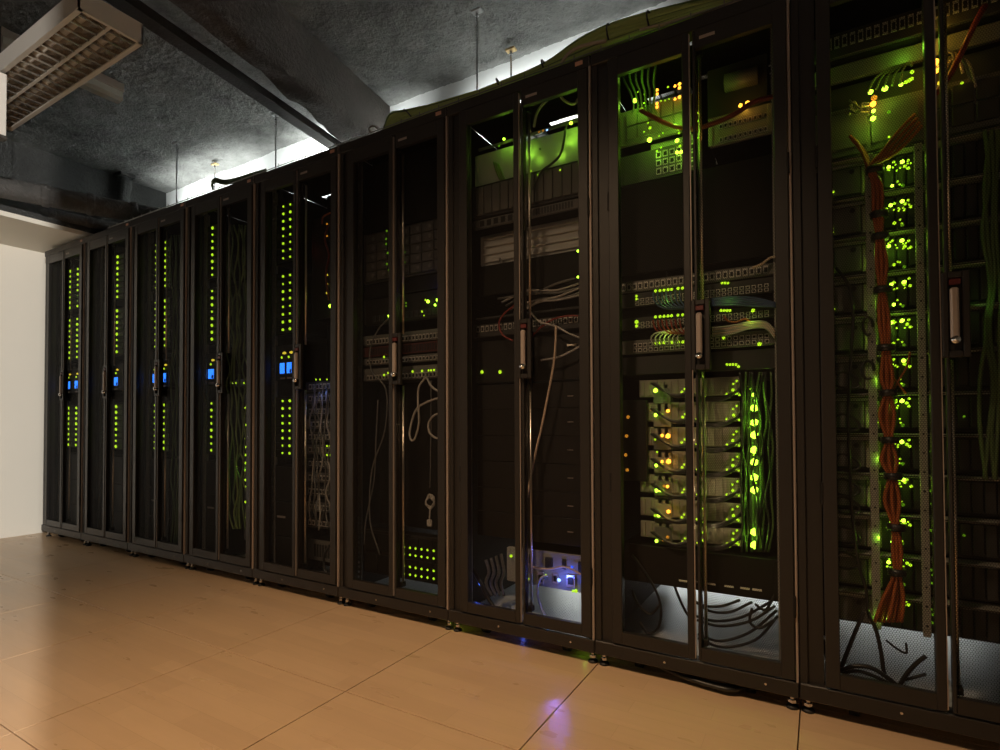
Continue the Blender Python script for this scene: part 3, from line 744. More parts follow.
cable('thin dark cord drooping behind the left door of the sixth rack', P([(389, 318), (378, 330), (370, 350), (372, 372), (386, 390), (385, 430), (372, 470), (370, 520), (380, 555)], .07), .003, CB_DKGREY)
cable('second thin dark cord along the left door of the sixth rack', P([(378, 400), (376, 440), (374, 480), (366, 520), (364, 545)], .09), .003, CB_DKGREY)

# ---------------------------------------------------------------- rack seven
i = 6
R = unit('rack_appliance', 'plain grey appliance face washed in green light, top of the seventh rack', 'network device', i, zz(550, 166), zz(550, 131), .12, LGREY)
for x, y, k, r in ((530, 131, 'y', .003), (539, 132, 'O', .004), (543, 130.5, 'O', .0045), (547, 130, 'B', .004), (571, 123, 'G', .007), (504, 139, 'G', .006), (499, 146, 'd', .005)): ledpx(R, x, y, .105, k, r)
MB().tube([at(540, 149, Y=.115), at(540, 149, Y=.122)], .004, 8).build('button', PORTM, R)
MB().box(LX(6)+.07, LX(6)+.53, .118, .124, zz(550, 130, .12), zz(550, 127.5, .12)).build('top_lip', GREY, R)
point('green_glow', at(571, 128, Y=.075), .10, (.4, 1, .05)); point('green_glow', at(528, 150, Y=.10), .05, (.4, 1, .05)); point('green_glow', at(505, 141, Y=.08), .06, (.4, 1, .05))
point('green_glow', at(538, 158, Y=.105), .015, (.45, 1, .05)); point('green_glow', at(560, 154, Y=.105), .02, (.45, 1, .05)); point('green_glow', at(569, 140, Y=.105), .02, (.45, 1, .05))
R = unit('blade_server', 'dark server with vertical slots and black cables, seventh rack', 'server', i, zz(550, 203), zz(550, 167), .1, DGREY)
bays(R, .03, .97, .05, .95, 12, 1, GREY, None, 'blade')
for x, y in ((525, 173), (531, 171), (538, 175), (560, 170)): ledpx(R, x, y, .09, 'g', .004)
R = unit('tape_drive', 'slim grey drive with square vent windows, seventh rack', 'server', i, zz(550, 214), zz(550, 204), .1, GREY); vents(R, .05, .45, .2, .8, 6); vents(R, .55, .9, .2, .8, 14)
R = unit('rack_appliance', 'light grey ribbed box catching white light, seventh rack', 'server', i, zz(550, 250), zz(550, 216), .16, LGREY)
for k in range(4):
    z = R['_z0']+(R['_z1']-R['_z0'])*(k+.5)/4
    MB().box(R['_a']+.01, R['_b']-.01, .152, .161, z-.004, z+.004, .001).build('rib', LGREY, R)
blank(i, 251, 284, 550, .14)
sh = unit('rack_shelf', 'flat dark shelf carrying a tangle of grey cables, seventh rack', 'shelf', i, zz(550, 312, .12), zz(550, 309, .12), .12, DGREY, depth=.4)
for x, y in ((578, 251), (578, 277)): ledpx(sh, x, y, .1, 'G', .005)
for k in range(6):
    y = 287+k*3.4
    cable(f'grey cable lying on the shelf in the seventh rack, {ORD[k]} from the top', [at(498+k*4, y+12, Y=.16), at(525, y+4+random.uniform(-4, 4), Y=.14), at(540, y+random.uniform(-4, 4), Y=.13), at(558, y-2+random.uniform(-4, 4), Y=.13), at(583, y-8+random.uniform(-3, 3), Y=.15)], .0045, CB_GREY if k % 2 else CB_DKGREY, 'grey cables on the shelf of the seventh rack')
R = unit('patch_bay', 'patch panel with a row of pale ports and red leads, seventh rack', 'patch panel', i, zz(550, 331), zz(550, 317), .1, DGREY); ports(R, .02, .98, .35, .95, 22, 1, .35)
cable('red lead curving over the left ports of the seventh rack', P([(514, 306), (504, 314), (499, 324), (503, 335), (513, 341)], .08), .0035, CB_RED)
cable('red lead crossing to the right ports of the seventh rack', P([(531, 338), (540, 328), (552, 320), (566, 316), (578, 316)], .08), .0035, CB_RED)
cable('pale grey cable from the shelf across the patch panel, seventh rack', P([(531, 313), (540, 322), (555, 326), (568, 333), (580, 338)], .075), .004, CB_GREY)
cable('pale grey cable arching below the patch panel, seventh rack', P([(541, 360), (555, 358), (568, 353), (584, 344)], .08), .004, CB_GREY)
cable('long pale cable dropping in front of the black plates, seventh rack', P([(556, 326), (555.5, 345), (553, 368), (548, 395), (541, 430), (535, 455), (527, 498)], .05), .0042, CB_BEIGE)
R = unit('network_switch', 'dark switch with two green lights behind the left door, seventh rack', 'switch', i, zz(550, 380), zz(550, 334), .12, BLACK, ears=True)
for x, r in ((482, .008), (500, .008)): ledpx(R, x, 372, .112, 'g', r)
p = at(570, 345, Y=.115); MB().box(p.x-.012, p.x+.024, .112, .118, p.z-.004, p.z+.004).build('label_strip', WHITE, R)
yy = [382, 408, 436, 464, 492, 518, 545]
for k in range(6):
    R = blank(i, yy[k], yy[k+1], 550, .12, BLACK)
    p = at(570, yy[k]+14, Y=.117); MB().box(p.x-.010, p.x+.012, .1165, .121, p.z-.0015, p.z+.0015).build('slot_mark', BADGE, R)
R = unit('fibre_server', 'silver back of a server washed in blue light at the bottom of the seventh rack', 'server', i, zz(550, 590), zz(550, 553), .12, mat('mid_grey_faceplate', (.24, .24, .235), .45), (.20, ED1), .3)
a, b_, z0, z1 = R['_a'], R['_b'], R['_z0'], R['_z1']
for k, (u, v, wd, hg) in enumerate(((.30, .72, .03, .22), (.42, .25, .05, .25), (.52, .70, .06, .22), (.60, .30, .04, .2), (.70, .72, .03, .2), (.78, .3, .07, .25), (.90, .7, .05, .22))):
    x = a+(b_-a)*u; z = z0+(z1-z0)*v
    o = MB().box(x-wd*.25, x+wd*.25, .112, .121, z-hg*.09, z+hg*.09, .001).build('connector', PORTL if k % 2 else DGREY, R)
    MB().box(x-wd*.15, x+wd*.15, .110, .113, z-hg*.05, z+hg*.05).build('socket', PORTM, o)
for x, y, k, r in ((559, 580, 'B', .0075), (572, 567, 'b', .006), (528, 579, 'g', .006), (546, 575.5, 'g', .006), (576, 591, 'g', .008), (573, 591, 'g', .006), (511, 556, 'g', .007)): ledpx(R, x, y, .106, k, r)
cable('white cord curving from the blue light down to the floor plate, seventh rack', P([(547, 576), (541, 578), (537, 590), (540, 604), (546, 617), (551, 624)], .09), .0045, LGREY)
cable('beige cord lying across the silver server, seventh rack', P([(524, 560), (533, 567), (548, 569), (565, 567), (582, 575)], .085), .004, CB_BEIGE)
cable('black cord bundle strand on the left of the seventh rack floor', P([(473, 570, .10), (480, 582, .09), (488, 598, .09), (497, 612, .08)], .09), .008, CB_BLACK)
for k in range(4):
    cable(f'black cord in the lower left corner of the seventh rack, {ORD[k]} from the left', P([(486+k*5, 560-k*2), (489+k*5, 572), (486+k*5, 583), (492+k*4, 596)], .10+.02*k), .006, CB_DKGREY, 'black cords low in the seventh rack')
point('blue_glow', at(560, 582, Y=.070), .26, (.10, .16, 1)); point('blue_glow', at(548, 622, Y=.060), .035, (.05, .25, 1)); point('blue_glow', at(478, 585, Y=.09), .05, (.05, .15, 1))
spot('blue_led_beam', at(556, 588, Y=.085), (-.59, -.37, 0), 1.0, (.18, .14, 1), 14, .6, .0004)
point('blue_glow', (-.95, .15, .030), .012, (.08, .15, 1)); point('green_glow', (-.66, .06, .028), .006, (.4, 1, .05)); point('green_glow', (-1.19, .05, .028), .006, (.6, 1, .05))  # small lamps added under the racks for faint glows on the floor
for k in range(6):
    cable(f'dark looping cord behind the left door at mid height of the seventh rack, {ORD[k]} strand', P([(500+k*2.5, 258+k*2), (503+k*2, 270), (508+k, 282), (513, 290-k)], .15), .005, CB_DKGREY, 'looping cords in the seventh rack')
cable('black cord hanging in front of the green-lit appliance, seventh rack', P([(566, 126), (564, 140), (560, 155), (550, 165), (541, 172), (533, 190)], .08), .0045, CB_BLACK)
cable('dark cord arching above the green-lit appliance, seventh rack', P([(534, 127), (537, 113), (545, 102), (555, 95)], .09), .005, CB_GREY)
cable('slack green-lit cord at the top right of the seventh rack', P([(557, 92), (565, 101), (574, 104), (579, 98)], .10), .005, CB_GREY)
for k in range(3):
    cable(f'green-lit cord behind the left door near the top of the seventh rack, {ORD[k]} strand', P([(494+k*2, 162+k), (497+k*2, 172), (501+k*2, 180), (508, 184-k)], .12), .005, CB_GREEN, 'green-lit cords in the seventh rack')

# ---------------------------------------------------------------- rack eight
i = 7
def P7(px, py, Y): return at(px, py, Y=Y)
R = unit('media_converter', 'top unit with four orange light pairs and a green cluster, eighth rack', 'network device', i, zz(700, 122), zz(700, 84), .13, BEIGE, (ED0, .30))
for x, y, k, r in ((657, 90, 'o', .0055), (657, 94, 'o', .0055), (657, 103.5, 'o', .0055), (657, 107, 'o', .0055), (675, 86, 'o', .005), (679.5, 84, 'o', .006), (679.5, 88, 'o', .006), (675, 99, 'o', .005), (679.5, 97, 'o', .006),
                   (635, 100.5, 'G', .009), (645, 94, 'g', .005), (641, 97, 'g', .004), (638, 92, 'g', .003), (668, 87, 'g', .004), (661, 101, 'g', .0035), (665, 100.5, 'g', .0035), (669, 99, 'g', .0035), (642, 109, 'g', .005), (644, 103, 'g', .003)): ledpx(R, x, y, .115, k, r)
bays(R, .1, .95, .1, .9, 5, 2, BEIGE, None, 'module')
R = unit('rack_appliance', 'light box washed bright green under the orange lights, eighth rack', 'network device', i, zz(700, 130), zz(700, 122.5), .16, LGREY, (.16, .33), .2, None, None, False)
for x, y, k, r in ((678, 121, 'G', .007), (662, 119, 'g', .004)): ledpx(R, x, y, .14, k, r)
R = unit('network_switch', 'dark unit with one bright green star light on its left, eighth rack', 'switch', i, zz(700, 164), zz(700, 131), .14, GREY, (ED0, .33))
ports(R, .45, .95, .1, .9, 6, 3)
for x, y, k, r in ((649.5, 140, 'G', .009), (650, 128, 'g', .006), (648, 123, 'g', .004), (661, 147.5, 'g', .004), (657, 151, 'g', .004), (677, 140.5, 'G', .0075), (677, 152.5, 'G', .0065), (681, 152, 'G', .0065), (680, 146, 'g', .005), (679, 129, 'g', .006), (659, 136, 'g', .003), (679, 133, 'g', .004), (663, 133, 'g', .003), (644, 132, 'g', .003)): ledpx(R, x, y, .12, k, r)
for (x, y, e) in ((635, 103, .10), (676, 118, .16), (650, 142, .08), (679, 145, .10), (640, 72, .06)): point('green_glow', at(x, y, Y=.08), e, (.35, 1, .04))
point('orange_glow', at(668, 95, Y=.07), .03, (1, .45, .05))
R = unit('round_drum', 'dim grey box with rounded top behind the right door, eighth rack', 'server', i, zz(700, 112), zz(700, 62), .16, DGREY, (.35, .53), .3, None, None, False)
MB().tube([at(725, 84, Y=.155), at(758, 75, Y=.155)], .028, 14).build('drum', GREY, R, True)
R = unit('patch_bay', 'grey panel lit by two orange lights behind the right door, eighth rack', 'patch panel', i, zz(700, 146), zz(700, 116), .13, BEIGE, (.36, ED1), .2)
ports(R, .15, .95, .08, .28, 10, 1, .3); ports(R, .15, .95, .52, .72, 10, 1, .3)
for x, y in ((740.5, 105.5), (747.5, 102.8)): ledpx(R, x, y, .115, 'o', .007)
for y in (113, 121, 130, 138): ledpx(R, 698+random.uniform(-.5, .5), y, .11, 'g', .0035)
point('orange_glow', at(744, 101, Y=.105), .06, (1, .50, .05)); point('green_glow', at(700, 130, Y=.09), .03, (.4, 1, .05))
cable('thick dark red cable sweeping across the upper eighth rack', P([(640, 110), (655, 118), (670, 125), (692, 129), (712, 124), (735, 114), (752, 103), (776, 96)], .085), .0075, CB_RED)
for k in range(6):
    cable(f'green-lit cord hanging at the top left of the eighth rack, {ORD[k]} strand', P([(622+k*7, 66-k*2, .14), (624+k*6, 80, .12), (630+k*5, 92, .11), (634+k*4, 106, .12), (630+k*6, 122, .13)], .12), .004, CB_GREEN if k % 2 else CB_DKGREY, 'green-lit cords at the top of the eighth rack')
blank(i, 167, 264, 700, .12)
z = lambda y: zz(700, y)
R = unit('patch_bay', 'patch panel with pale port row, uppermost of the eighth rack middle group', 'patch panel', i, z(284), z(272), .1, GREY); ports(R, .02, .98, .1, .9, 24, 1, .3)
R = unit('network_switch', 'switch with a row of green lights above blue leads, eighth rack', 'switch', i, z(300), z(285), .1, DGREY); ports(R, .12, .98, .05, .6, 24, 2, .3)
for x in (655.5, 660, 664, 668, 671.5, 678, 682.5): ledpx(R, x, 291-(x-655)*.11, .094, 'g', .0055)
for x in (722, 725, 728): ledpx(R, x, 283, .094, 'g', .0045)
for x, y in ((636.5, 296), (636.5, 299)): ledpx(R, x, y, .094, 'g', .005)
blank(i, 301, 310, 700, .13)
R = unit('network_switch', 'switch with a row of green lights above red leads, eighth rack', 'switch', i, z(324), z(311), .1, DGREY); ports(R, .12, .98, .05, .6, 24, 2, .3)
for x in (655.5, 660, 664, 668, 671.5, 678, 682.5): ledpx(R, x, 317-(x-655)*.08, .094, 'g', .0055)
for x in (721, 724, 727, 730): ledpx(R, x, 310.5, .094, 'g', .005)
ledpx(R, 753, 310.5, .094, 'g', .0065); ledpx(R, 636.5, 322, .094, 'g', .0075); ledpx(R, 636.5, 326, .094, 'g', .006)
blank(i, 325, 334, 700, .13)
R = unit('patch_bay', 'patch panel with white plugs and green lights, lowest of the eighth rack middle group', 'patch panel', i, z(350), z(335), .1, GREY); ports(R, .1, .98, .1, .8, 24, 2, .3)
for x in (656, 660, 664, 672, 678.5, 683): ledpx(R, x, 343-(x-656)*.04, .092, 'g', .0055)
ledpx(R, 723.5, 338, .092, 'g', .005); ledpx(R, 759.5, 344, .092, 'g', .007)
point('green_glow', at(665, 300, Y=.06), .030, (.5, 1, .06)); point('green_glow', at(665, 335, Y=.06), .025, (.5, 1, .06)); point('green_glow', at(728, 300, Y=.06), .020, (.5, 1, .06)); point('green_glow', at(750, 320, Y=.06), .018, (.5, 1, .06))
for k in range(7):
    x = 653+k*4.4
    cable(f'blue patch lead under the upper switch of the eighth rack, {ORD[k]} from the left', P([(x, 293-k*.3), (x+1, 300), (x+6, 306), (x+16, 309), (690+k, 308)], .085-.004*k), .0028, CB_BLUE, 'blue patch leads in the eighth rack')
    cable(f'red patch lead under the lower switch of the eighth rack, {ORD[k]} from the left', P([(x, 320-k*.2), (x+2, 328), (x+8, 333), (x+18, 333), (692+k, 329)], .085-.004*k), .0030, CB_RED, 'red patch leads in the eighth rack')
    cable(f'white patch lead on the lowest patch panel of the eighth rack, {ORD[k]} from the left', P([(x, 345), (x-2, 338), (x+3, 333), (x+14, 331), (700+k, 326)], .078), .0026, CB_GREY, 'white patch leads in the eighth rack')
for k in range(5):
    cable(f'beige lead running to the right rail of the eighth rack, {ORD[k]} from the top', P([(712, 328+k*2.0), (730, 326+k*2), (750, 322+k*1.6), (765, 322+k*1.5), (775, 330+k*2)], .075), .003, CB_BEIGE if k % 2 else CB_GREY, 'beige leads in the eighth rack')
    cable(f'dark blue lead running right behind the handle of the eighth rack, {ORD[k]} from the top', P([(712, 299+k*1.6), (735, 297+k*2), (755, 298+k*2), (776, 303+k)], .08), .003, CB_BLUE, 'dark blue leads in the eighth rack')
cable('orange-red lead curling at the right of the lower switch, eighth rack', P([(724, 316), (728, 321), (736, 322), (745, 319), (752, 323)], .075), .003, CB_ORANGE)
cable('beige lead rising to the top right of the patch panel, eighth rack', P([(752, 268), (762, 264), (770, 258), (778, 256)], .075), .004, CB_BEIGE)
R = unit('network_switch', 'flat dark switch with a short green light bar, eighth rack', 'switch', i, z(372), z(352), .11, DGREY)
for x in (727, 730, 733, 736): ledpx(R, x, 364.5, .104, 'g', .0045)
ledpx(R, 738.5, 366.5, .104, 'g', .005)
# stack of pale modems with black cable loops between them
ys = [376, 400, 426, 451, 476, 501, 526, 549]
for k in range(7):
    R = unit('rack_modem', f'pale ribbed modem with cords across it, {ORD[k]} from the top of the eighth rack stack', 'network device', i, zz(700, ys[k+1]-4), zz(700, ys[k]+1), .13, BEIGE, (.12, .44), .3, None, 'stack of pale modems', False)
    a, b_, z0, z1 = R['_a'], R['_b'], R['_z0'], R['_z1']
    me = None
    for c in range(14):
        x = a+.012+(b_-a-.024)*c/13
        if me is None:
            o = MB().box(-.006, .006, .125, .131, z0+.006, z1-.006, .001).build('rib', BEIGE, R, False, Vector((0, 0, 0))); me = o.data; o.location = Vector((x, 0, 0))-OFF[R]
        else: inst(me, 'rib', R, (x, 0, 0))
    y = (ys[k]+ys[k+1])/2
    for (x, dy, r) in ((682, 4, .005), (684, 6, .005), (684.5, 1, .004), (697, 6, .0045), (699, 9, .004), (703.5, 3, .0045), (704, 9, .004), (703, -5, .0035), (733, 2, .0055), (736, 5, .006), (733, -4, .004), (739, 7, .004), (730, 9, .004), (737, -7, .004), (727, 6, .004), (741, 1, .003)):
        ledpx(R, x+random.uniform(-.6, .6), y+dy, .12, 'g', r)
    # cords across the gap
    for c in range(3):
        cable(f'black cord looping under the {ORD[k]} pale modem, {ORD[c]} of three, eighth rack', P([(690+c*2, ys[k+1]-6, .10), (704, ys[k+1]-2+c, .09), (722, ys[k+1]-3+c*1.5, .085), (736, ys[k+1]-8, .10), (745, ys[k+1]-14-c*2, .12)], .09), .0042, CB_BLACK, 'black cords between the pale modems')
        cable(f'black cord at the left of the {ORD[k]} pale modem, {ORD[c]} of three, eighth rack', P([(688, ys[k+1]-8+c*2, .10), (676, ys[k+1]-5+c, .085), (664, ys[k+1]-9, .09), (655-c*2, ys[k+1]-17, .11)], .09), .0042, CB_BLACK if c else CB_DKGREY, 'black cords left of the pale modems')
R = empty('light_column', at(754, 548, Y=.12), 'vertical strip with a line of very bright green lights, eighth rack', 'power strip')
p0 = at(754, 386, Y=.135); p1 = at(754, 552, Y=.135)
MB().box(p0.x-.018, p0.x+.020, .130, .165, p1.z, p0.z, .003).build('body', DGREY, R)
for y in (394.8, 408, 422.5, 435, 450, 462, 477.5, 490, 532, 545): ledpx(R, 754.3, y, .120, 'G', .0125 if y > 400 else .008)
for y in (415, 442, 470, 515): MB().box(p0.x-.008, p0.x+.008, .127, .131, zz(754, y+1, .13), zz(754, y-2, .13)).build('breaker', PORTM, R)
for y in (400, 425, 450, 475, 500, 538): point('green_glow', at(754.3, y, Y=.085), .10, (.38, 1, .04))
for y in (386, 389, 396, 408, 428, 455, 483, 510, 540): ledpx(R, 750+random.uniform(-3, 9), y, .118, 'g', .003)
for k in range(10):
    x = 742+k*3.2
    cable(f'dark cord beside the bright green light column, {(ORD+["tenth"])[k]} from the left', P([(x+random.uniform(-3, 3), y, .10+.008*(k % 4)) for y in (372, 396, 420, 446, 472, 498, 524, 552)], .1), .0036, CB_DGREEN if k % 2 else CB_BLACK, 'cords beside the bright light column')
R = empty('converter_column', at(663, 540, Y=.12), 'narrow column of converters with orange lights, left side of the eighth rack', 'network device')
p0 = at(662, 384, Y=.135); p1 = at(662, 545, Y=.135)
MB().box(p0.x-.030, p0.x+.034, .130, .24, p1.z, p0.z, .003).build('body', DGREY, R)
for k in range(7):
    zc = zz(662, 396+k*23, .13); MB().box(p0.x-.027, p0.x+.031, .124, .131, zc-.026, zc+.026, .002).build('converter', BEIGE if k % 2 else GREY, R)
for x, y, kk, r in ((668, 411, 'o', .0065), (668, 436, 'o', .009), (662, 435.5, 'o', .006), (668.5, 461.5, 'o', .009), (662, 461.5, 'o', .0055), (667.5, 486.5, 'o', .006), (664, 486, 'O', .005), (668.5, 511.5, 'o', .007), (667.5, 537, 'O', .006), (663, 540, 'O', .005),
                   (655.5, 390.5, 'G', .008), (655.5, 415, 'G', .0065), (662, 414.5, 'g', .004), (655, 439.5, 'g', .004), (657, 452, 'g', .004), (656, 465.5, 'G', .006), (662, 465, 'g', .005), (656.5, 490.5, 'G', .007), (660, 490.5, 'G', .006), (663, 491, 'g', .005), (658.5, 515.5, 'G', .0065), (655, 515.5, 'g', .005), (656.5, 541, 'G', .006), (651, 410, 'O', .003)): ledpx(R, x, y, .115, kk, r)
for (x, y, e, c) in ((655, 400, .03, (.4, 1, .04)), (668, 436, .03, (1, .5, .06)), (668, 465, .03, (1, .5, .06)), (657, 490, .03, (.5, 1, .05)), (666, 515, .025, (1, .55, .06)), (700, 440, .04, (1, .75, .35)), (712, 490, .05, (1, .75, .35)), (712, 530, .04, (1, .75, .35)), (725, 410, .04, (1, .75, .35))):
    point('converter_glow', at(x, y, Y=.07), e, c)
R = empty('cable_channel', at(633, 470, Y=.09), 'tall black cable channel behind the left door of the eighth rack', 'channel')
p0 = at(633, 400, Y=.11); p1 = at(633, 481, Y=.11)
MB().box(p0.x-.05, p0.x+.048, .105, .125, p1.z, p0.z, .003).build('cover', BLACK, R); MB().box(p0.x-.045, p0.x+.043, .125, .19, p1.z, p0.z).build('trough', INNER, R)
for y in (417, 436, 455, 470): ledpx(R, 626+random.uniform(-2, 2), y, .101, 'O', .0065)
R = unit('battery_unit', 'wide black battery unit with painted-light slots above the lit floor plate, eighth rack', 'battery unit', i, zz(700, 592), zz(700, 552), .11, BLACK, depth=.62)
for x, y in ((698, 582.5), (711, 584), (729, 586.5), (745, 588.5), (757, 590), (683, 581), (694, 582)):
    p = at(x, y, Y=.108); MB().box(p.x-.013, p.x+.013, .1075, .112, p.z-.0025, p.z+.0025).build('slot_mark', WHITE, R)  # white marks stand in for rear light showing through the slots
def lp(x, y, zf): return at(x, y, Y=.1)
for k, q in enumerate((((632, 555), (640, 565), (650, 580), (658, 596), (661, 612), (658, 628), (648, 633), (640, 622)),
                       ((632, 590), (638, 604), (650, 614), (660, 605)),
                       ((668, 560), (676, 590), (686, 612), (693, 620)),
                       ((694, 601), (706, 606), (722, 606), (740, 600)),
                       ((696, 602), (710, 611), (730, 612), (752, 602)),
                       ((696, 616), (716, 621), (742, 617), (770, 602)),
                       ((697, 620), (720, 626), (750, 621), (775, 606)),
                       ((698, 634), (720, 641), (750, 632), (777, 610)),
                       ((698, 638), (722, 647), (755, 640), (778, 616)),
                       ((752, 608), (750, 622), (760, 628), (774, 620)),
                       ((755, 604), (765, 610), (772, 600), (778, 590)))):
    cable(f'black power cord over the eighth rack floor plate, {["left long loop", "left short loop", "straight drop by the middle", "highest right arc", "second right arc", "third right arc", "fourth right arc", "fifth right arc", "lowest right arc", "small right curl", "top right hook"][k]}', P(q, .10 + .012*(k % 3)), .0045, CB_BLACK, 'power cords in the eighth rack')
cable('black cable slung under the eighth rack onto the floor', [(-.50, .12, .04), (-.42, .05, .034), (-.33, .022, .026), (-.24, .010, .022), (-.17, .016, .022), (-.11, .12, .014), (-.08, .17, .03)], .007, CB_BLACK)
cable('second black cable lying behind the slung one under the eighth rack', [(-.52, .16, .04), (-.40, .10, .024), (-.30, .06, .010), (-.20, .05, .010), (-.10, .10, .010), (-.04, .17, .02)], .008, CB_BLACK)

# ---------------------------------------------------------------- rack nine
i = 8
R = unit('patch_bay', 'patch panel with pale square ports at the very top of the ninth rack', 'patch panel', i, zz(865, 48), zz(865, 22), .11, DGREY); ports(R, .02, .98, .3, .9, 24, 1, .35)
R = unit('rack_appliance', 'flat grey plate washed green at the top of the ninth rack', 'network device', i, zz(865, 68), zz(865, 50), .14, GREY)
point('green_glow', at(905, 52, Y=.11), .07, (.35, 1, .04)); point('green_glow', at(818, 62, Y=.08), .02, (.35, 1, .04))
point('orange_glow', at(945, 28, Y=.09), .10, (1, .55, .05))
blank(i, 70, 96, 865, .16, DGREY)
R = unit('router', 'grey router with stacked orange and green lights, ninth rack', 'router', i, zz(865, 148), zz(865, 98), .13, GREY)
bays(R, .03, .52, .1, .9, 2, 1, GREY, None, 'module'); bays(R, .55, .97, .1, .9, 4, 2, DGREY, None, 'module')
for x, y, k, r in ((870.5, 92, 'G', .0075), (885, 88.5, 'G', .0085), (874, 98, 'O', .009), (873, 104, 'o', .009), (873.5, 111, 'G', .006), (873, 118.5, 'G', .008), (901, 84.5, 'G', .006), (906, 82, 'g', .006), (909, 80.5, 'g', .006), (911.5, 79, 'g', .006), (912, 72, 'g', .006), (889, 137, 'g', .004), (889, 112, 'd', .005), (936, 62, 'o', .010), (936, 70, 'o', .010), (932, 84, 'y', .006), (940, 83, 'y', .007), (962, 83, 'g', .004), (931, 95, 'd', .006), (931, 104, 'd', .005)): ledpx(R, x, y, .112, k, r)
for (x, y, e, c) in ((874, 100, .05, (1, .6, .06)), (873, 122, .06, (.45, 1, .04)), (890, 92, .05, (.4, 1, .04)), (889, 140, .03, (.45, 1, .04)), (938, 66, .08, (1, .5, .05))): point('router_glow', at(x, y, Y=.085), e, c)
for k in range(5):
    cable(f'green-lit fibre arching over the router of the ninth rack, {ORD[k]} from the left', P([(868+k*8, 92-k*2), (874+k*7, 80-k*2), (884+k*5, 72-k), (896+k*3, 66-k), (912, 62+k)], .10), .003, CB_GREEN, 'fibres over the router')
    cable(f'yellow-lit fibre curling left of the router of the ninth rack, {ORD[k]} from the top', P([(850+random.uniform(-2, 2), 100+k*5), (857+random.uniform(-3, 3), 106+random.uniform(-5, 8)), (862+random.uniform(-2, 2), 100+k*3+random.uniform(-4, 6)), (869, 103+k*3)], .10+.006*k), .0022, CB_BEIGE if k % 2 else CB_DKGREY, 'fibres left of the router')
for k in range(4):
    cable(f'amber-lit cord at the top right of the ninth rack, {ORD[k]} from the left', P([(937+k*2, 68+k*3), (945+k*3+random.uniform(-3, 3), 56+random.uniform(-4, 6)), (953+k*5, 54+k*3), (958+k*6+random.uniform(-4, 4), 66+k*7)], .10+.008*k), .0035, CB_BEIGE if k % 2 else CB_DKGREY, 'amber-lit cords in the ninth rack')
# shelves of optical cards, pitch three units
sy = [154+39.6*k for k in range(13)]
GP = mat('grey_post', (.30, .29, .26), .45, .3)
for k in range(12):
    z1, z0 = zz(855, sy[k]+2), zz(855, sy[k+1]+1)
    if k == 11: z0 = zz(855, 628)
    R = unit('optical_shelf', f'card shelf with green-lit right bay, {ORD[k] if k < 9 else ["tenth", "eleventh", "lowest"][k-9]} from the top of the ninth rack', 'network shelf', i, z0, z1, .15, DGREY, depth=.45, group='optical card shelves', ears=False)
    a, b_ = R['_a'], R['_b']
    o = MB().box(a, b_, .098, .152, z1-.008, z1-.001, .001).build('front_lip', GP, R)
    tag(MB().box(a, b_, .0965, .0985, z1-.0062, z1-.0030).build('lip_groove', PORTM, R), kind='stuff')
    pm = a+.155
    o = MB().box(a+.006, pm-.045, .125, .151, z0+.012, z1-.022, .002).build('cover_plate', GREY, R)
    MB().tube([(pm-.065, .121, z1-.035), (pm-.065, .126, z1-.035)], .007, 8).build('knob', PORTM, o)
    MB().box(pm-.042, pm-.008, .130, .151, z0+.010, z1-.022, .002).build('cover_plate', BEIGE, R)
    MB().box(a+.01, pm-.02, .118, .128, z1-.020, z1-.012).build('label_strip', RAILM, R)
    cm = None
    for c in range(5):
        x = pm+.022+c*.027
        if cm is None:
            o2 = MB().box(-.011, .011, .128, .151, z0+.012, z1-.014, .0015).build('card', DGREY, R, False, Vector((0, 0, 0))); cm = o2.data; o2.location = Vector((x, 0, 0))-OFF[R]
        else: inst(cm, 'card', R, (x, 0, 0))
    for c in range(6):
        x = pm+.175+c*.026
        inst(cm, 'card', R, (x, 0, 0))
    yc = sy[k]
    base = [(890, 12, 'G', .0055), (903, 9, 'G', .0060), (906, 12, 'g', .005), (887, 15, 'g', .004), (894, 9, 'g', .004), (910, 14, 'g', .0045), (908, 7, 'g', .004),
            (868+k*.6, 29, 'g', .0045) if k % 2 else (870+k*.4, 29, 'G', .006), (875+k*.3, 31, 'g', .004), (893, 31, 'G' if k % 3 == 0 else 'g', .005), (899, 28, 'g', .003), (903, 33, 'd', .005), (898, 16, 'g', .003), (901, 31, 'g', .003)]
    if k == 11: base = base[:6]
    for (x, dy, kk, r) in base: ledpx(R, x+random.uniform(-1.5, 1.5), yc+dy*.98+random.uniform(-1.5, 1.5)+(1 if k > 6 else 0), .115, kk, r)
    for _ in range(7): ledpx(R, 888+random.uniform(0, 24), yc+8+random.uniform(0, 9), .12, 'g', .0028)
    for (x, dy) in ((831, 36), (832, 38)): ledpx(R, x+random.uniform(0, 2), yc+dy+random.uniform(-2, 2), .118, 'g', .0035)
    for (x, dy) in ((931, 20), (932, 33), (964 if k % 3 == 0 else 933, 25)): ledpx(R, x, yc+dy, .12, 'd', .004)
    if k % 2 == 0: point('green_glow', at(897, yc+14, Y=.085), .045, (.40, 1, .04))
    else: point('green_glow', at(880, yc+28, Y=.085), .03, (.40, 1, .04))
R = empty('grey_upright', at(871, 630, Y=.11), 'pale grey slotted upright left of the orange cables, ninth rack', 'upright')
p0 = at(868.5, 155, Y=.10); p1 = at(875, 628, Y=.10)
MB().box(p0.x-.010, p0.x+.010, .090, .097, p1.z, p0.z, .001).build('post', GP, R)
for k in range(26):
    z = p1.z+.03+(p0.z-p1.z-.05)*k/25; MB().tube([(p0.x, .088, z), (p0.x, .0905, z)], .0028, 6).build('hole', PORTM, R)
R = empty('grey_upright', at(921, 630, Y=.11), 'pale grey slotted upright right of the green lights, ninth rack', 'upright')
